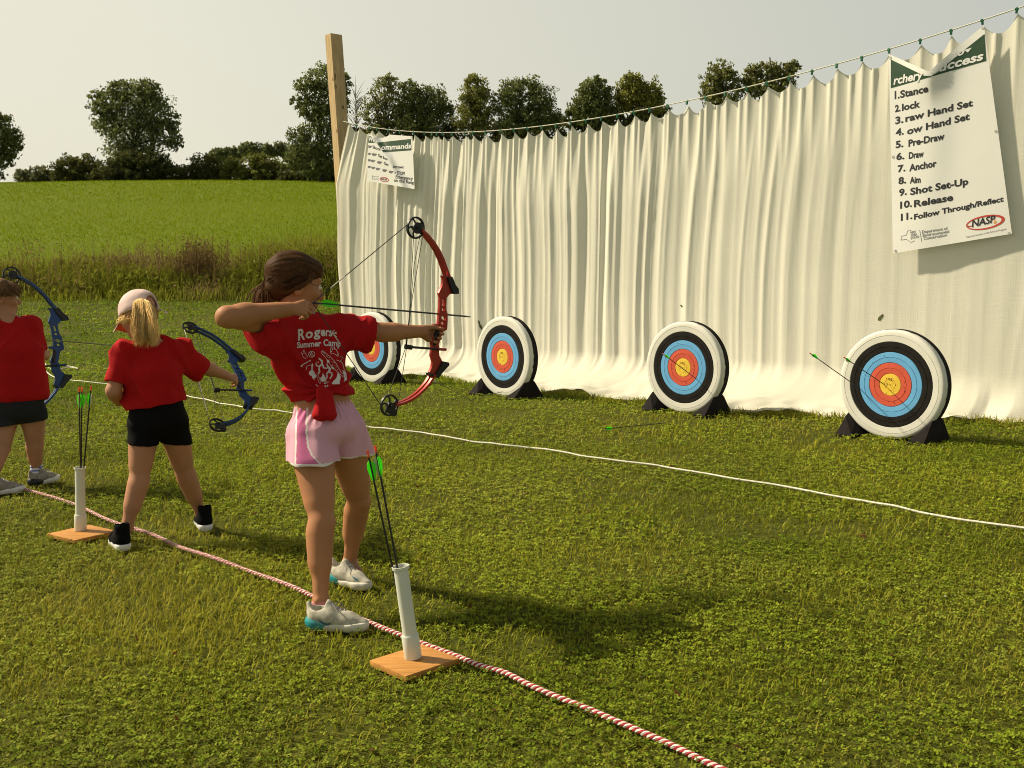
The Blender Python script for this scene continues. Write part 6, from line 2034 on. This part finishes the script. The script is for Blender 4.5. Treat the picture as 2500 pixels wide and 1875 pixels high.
    # hair: cap of strands under the hat and a thick tail through its back
    hb = np.array([.86, .60, .25]); rn = random.Random(4)
    S = Sdf(); e((0, -.020, -.004), (.078, .086, .052)); e((0, -.060, -.03), (.055, .045, .045), .02); S.ell(H.p(0, .10, -.04), [.09, .085, .09], H.ax(), .01, True)
    V, Q = S.mesh(.005, lambda X, Y, Z: .004 * vn(X * 50, Y * 50, Z * 14, 381)); hair = mk('hair', V, Q, hair_m, root, cols=np.array([.30, .19, .08])[None] * rng.uniform(.6, 1.3, len(V))[:, None])
    paths = []; rad = []; cols = []
    q6b = lambda x, y, Y: at(230 + x / 6.914, 680 + y / 6.914, Y)
    lk = [(rn.uniform(-1.5, 1.5), rn.gauss(0, .016), rn.choice((.45, .65, .85, 1.0, 1.2, 1.45)), rn.gauss(0, 30), rn.gauss(0, 34)) for _ in range(46)]
    for i in range(1300):
        q_l = rn.choice(lk); g = q_l[0] + rn.gauss(0, .16); d = q_l[1] + rn.gauss(0, .006)
        s = q6b(790 + 70 * g * .9, 335 + 22 * abs(g), 4.975 + abs(d) * .3)
        m1 = q6b(840 + 120 * g + q_l[3] * .6, 520 + rn.gauss(0, 20), 4.925 + d)
        m2 = q6b(860 + 120 * g + q_l[3] + rn.gauss(0, 14), 800 + rn.gauss(0, 30), 4.925 + d)
        e_ = q6b(850 + 140 * g + q_l[4] + rn.gauss(0, 12), 1070 + q_l[3] + rn.gauss(0, 40) - 26 * g * g, 4.915 + d * .8)
        pts = []
        for k in range(11):
            t = k / 10
            p_ = s * (1 - t) ** 3 + m1 * 3 * t * (1 - t) ** 2 + m2 * 3 * t * t * (1 - t) + e_ * t ** 3
            p_ = p_ + Vector((.004 * math.sin(t * 9 + g * 3 + i * .05), 0, 0))
            pts.append(p_)
        paths.append(pts); rad.append(rn.uniform(.0008, .0016)); cols.append(hb * q_l[2] * rn.uniform(.75, 1.2))
    for i in range(60):                       # wisps beside the cheek
        s = H.p(-.078 + rn.gauss(0, .004), .02 + rn.gauss(0, .02), -.005); m = H.p(-.092, .03 + rn.gauss(0, .02), -.03); e_ = H.p(-.078, rn.gauss(-.02, .02), -.045 + rn.gauss(0, .01))
        paths.append([s, s.lerp(m, .5), m, m.lerp(e_, .5), e_]); rad.append(.0012); cols.append(hb * rn.uniform(.6, 1.2))
    strands(paths, rad, cols, 'ponytail', hair)
blonde()

# ------------------------------------------------------------------ boy at the edge of the photo
def boy():
    hr = gnd(*q3(158, 1226)); tr = gnd(*q3(282, 1198)); hl = gnd(*q3(-70, 1275)); tl = gnd(*q3(40, 1262))
    root = thing('person', ((hl.x + hr.x) / 2, (hl.y + hr.y) / 2, 0), 'short haired boy in red shirt and charcoal shorts cut off by the photo edge', 'person', 'children shooting on the grass')
    J = {}
    J['neck'] = Z3(50, 362, 6.35); J['chest'] = Z3(90, 540, 6.35); J['waist'] = Z3(98, 745, 6.35); J['pelvis'] = Z3(96, 830, 6.35)
    J['sx'] = Vector((.93, .36, 0)).normalized(); J['px'] = Vector((.96, .28, 0)).normalized()
    J['cw'], J['cd'], J['ww'], J['wd'], J['pw'], J['pd'] = .130, .09, .12, .09, .135, .10
    J['shL'] = Z3(-38, 412, 6.30); J['shR'] = Z3(158, 410, 6.41)
    J['hipL'] = Z3(28, 850, 6.33); J['hipR'] = Z3(164, 850, 6.38)
    J['kneeL'] = Z3(8, 1030, 6.25); J['ankL'] = Z3(-46, 1190, 6.12); J['kneeR'] = Z3(178, 1005, 6.40); J['ankR'] = Z3(186, 1140, 6.44)
    J['th'] = .076
    J['footL'] = (tl - hl).normalized(); J['footR'] = (tr - hr).normalized()
    elR = Z3(200, 552, 6.43); wrR = Z3(214, 550, 6.50); elL = Z3(-66, 560, 6.45); wrL = Z3(60, 500, 6.62)
    H = Head(Z3(6, 258, 6.36), (.86, .50, -.05), (0, 0, 1), 1.0)
    S = Sdf(); torso(S, J); legs(S, J, .91)
    S.cone(J['neck'] - Vector((0, 0, .03)), H.p(0, -.018, -.05), .048, .045, .02); H.add(S)
    r = (.042, .036, .036, .026)
    arm(S, J['shL'], elL, wrL, r); arm(S, J['shR'], elR, wrR, r)
    f, v, w = blue_bow2[3], blue_bow2[4], blue_bow2[5]
    gp = blue_bow2[2](333, 925); side = -w if w.y < 0 else w
    hand(S, wrR, (gp - side * .018 + f * .01) - wrR, side, v, [(.75, 1.25, .9)] * 4, .82, ((.85, .3, .45), (.85, -.1, .55)))
    hand(S, wrL, (.8, .3, 0), (0, .5, -.8), (0, 1, 0), (.8, .9, .6), .8)
    V, Q = S.mesh(.0055); mk('body', V, Q, skin_f, root); H.eyes(root)
    S = Sdf()
    S.econe(J['neck'] - Vector((0, 0, .045)), J['chest'], (.10, .07), (.155, .115), J['sx'], .03)
    S.econe(J['chest'], J['waist'], (.155, .115), (.178, .13), J['sx'], .03)
    for s in ('shR', 'shL'): S.cone(J['neck'] - Vector((0, 0, .035)), J[s], .052, .056, .03)
    eL = J['shL'].lerp(elL, .85); eR = J['shR'].lerp(elR, .88)
    S.cone(J['shL'], eL, .058, .06, .02); S.cone(J['shR'], eR + (elR - J['shR']) * .2, .058, .060, .02, cut=(eR, elR - J['shR']))
    S.plane(J['waist'] + Vector((0, 0, -.052)), (.02, 0, -1))
    for a, b in (('shL', elL), ('shR', elR)):
        d = (b - J[a]).normalized()
        S.cone(J[a].lerp(b, .72), b + d * .06, .042, .048, .004, True)
    S.cone(J['neck'] + Vector((0, 0, -.004)), H.p(0, -.018, -.05), .056, .058, .012, True)
    V, Q = S.mesh(.005, lambda X, Y, Z: .004 + np.minimum(.003, .011 * vn(X * 7, Y * 7, Z * 3, 391) - .018 * ridges(X, Y, Z, (-.35, -.1, -.9), 9, 393) - .004 * ridges(X, Y, Z, (.3, 0, -.9), 24, 399)), 1); mk('shirt', V, Q, cloth_red, root)
    S = Sdf()
    S.econe(J['waist'], J['pelvis'], (.14, .10), (.152, .118), J['px'], .03)
    for s in 'LR': S.cone(J['hip' + s], J['hip' + s].lerp(J['knee' + s], .55), .092, .094, .02)
    S.plane(Z3(180, 888, 6.38), (.10, 0, -1))
    for s in 'LR': S.cone(J['hip' + s].lerp(J['knee' + s], .2), J['hip' + s].lerp(J['knee' + s], .8), .078, .080, .004, True)
    V, Q = S.mesh(.0055, lambda X, Y, Z: .006 * vn(X * 12, Y * 12, Z * 6, 395)); mk('shorts', V, Q, cloth_gry, root)
    ms = dict(upper=pbr('grey_runner', (.26, .23, .20), .8, var=.25, scale=40, bump=.3, bscale=200), sole=pbr('white_sole', (.68, .68, .66), .5, var=.08), lace=wht_s, heel=blk, sole_h=.026)
    shoe(root, hr, tr, .225, ms, 'runner'); shoe(root, hl, tl, .225, ms, 'runner')
    wsock = pbr('white_sock', (.68, .68, .68), .85, var=.05, scale=40, bump=.3, bscale=300); bst = pbr('blue_stripe', (.03, .10, .42), .8)
    for s in 'RL': sock(root, J['ank' + s] + Vector((0, 0, -.02)), J['ank' + s] + Vector((0, 0, .040)), None, .036, .0385, wsock, ((.05, .38, .72), bst))
    S = Sdf(); q_ = 1.0
    e = lambda c, r, k=.02, sub=False: S.ell(H.p(*c), r, H.ax(), k, sub)
    e((0, -.014, .034), (.080, .098, .082)); e((0, -.055, -.015), (.058, .042, .052), .03)
    e((0, .114, -.042), (.068, .050, .074), .012, True)
    for g in (-1, 1): e((g * .085, .022, -.052), (.030, .040, .040), .010, True)
    V, Q = S.mesh(.005, lambda X, Y, Z: .006 * vn(X * 60, Y * 60, Z * 22, 397))
    hb = np.array([.15, .085, .042])
    hair = mk('hair', V, Q, hair_m, root, cols=hb[None] * rng.uniform(.6, 1.4, len(V))[:, None])
    rn = random.Random(3); paths = []; rad = []; cols = []
    for i in range(1500):
        th = rn.uniform(-1.7, 1.7); ph = rn.uniform(-1.2, 1.2)
        s = H.p(math.sin(th) * .078 * math.cos(ph * .6), .095 * math.sin(ph) - .012, .03 + .078 * math.cos(th) * math.cos(ph * .7))
        o = (s - H.p(0, -.01, .02)).normalized()
        d = (H.f * .6 - H.u * .8 + o * .35).normalized() if ph > .4 else (-H.f * .35 - H.u * .9 + o * .4).normalized()
        e_ = s + d * rn.uniform(.03, .06)
        paths.append([s, s.lerp(e_, .5) + o * .005, e_]); rad.append(.0011); cols.append(hb * rn.uniform(.4, 2.0))
    strands(paths, rad, cols, 'hair_strands', hair)
    P = pA; Q_ = pB
    arrow(ag, P - (Q_ - P).normalized() * .28, Q_, 'dark arrow lying across the bow of the boy at the photo edge', .2)
boy()

make_trees()
make_weeds()
make_hay()
make_grass()
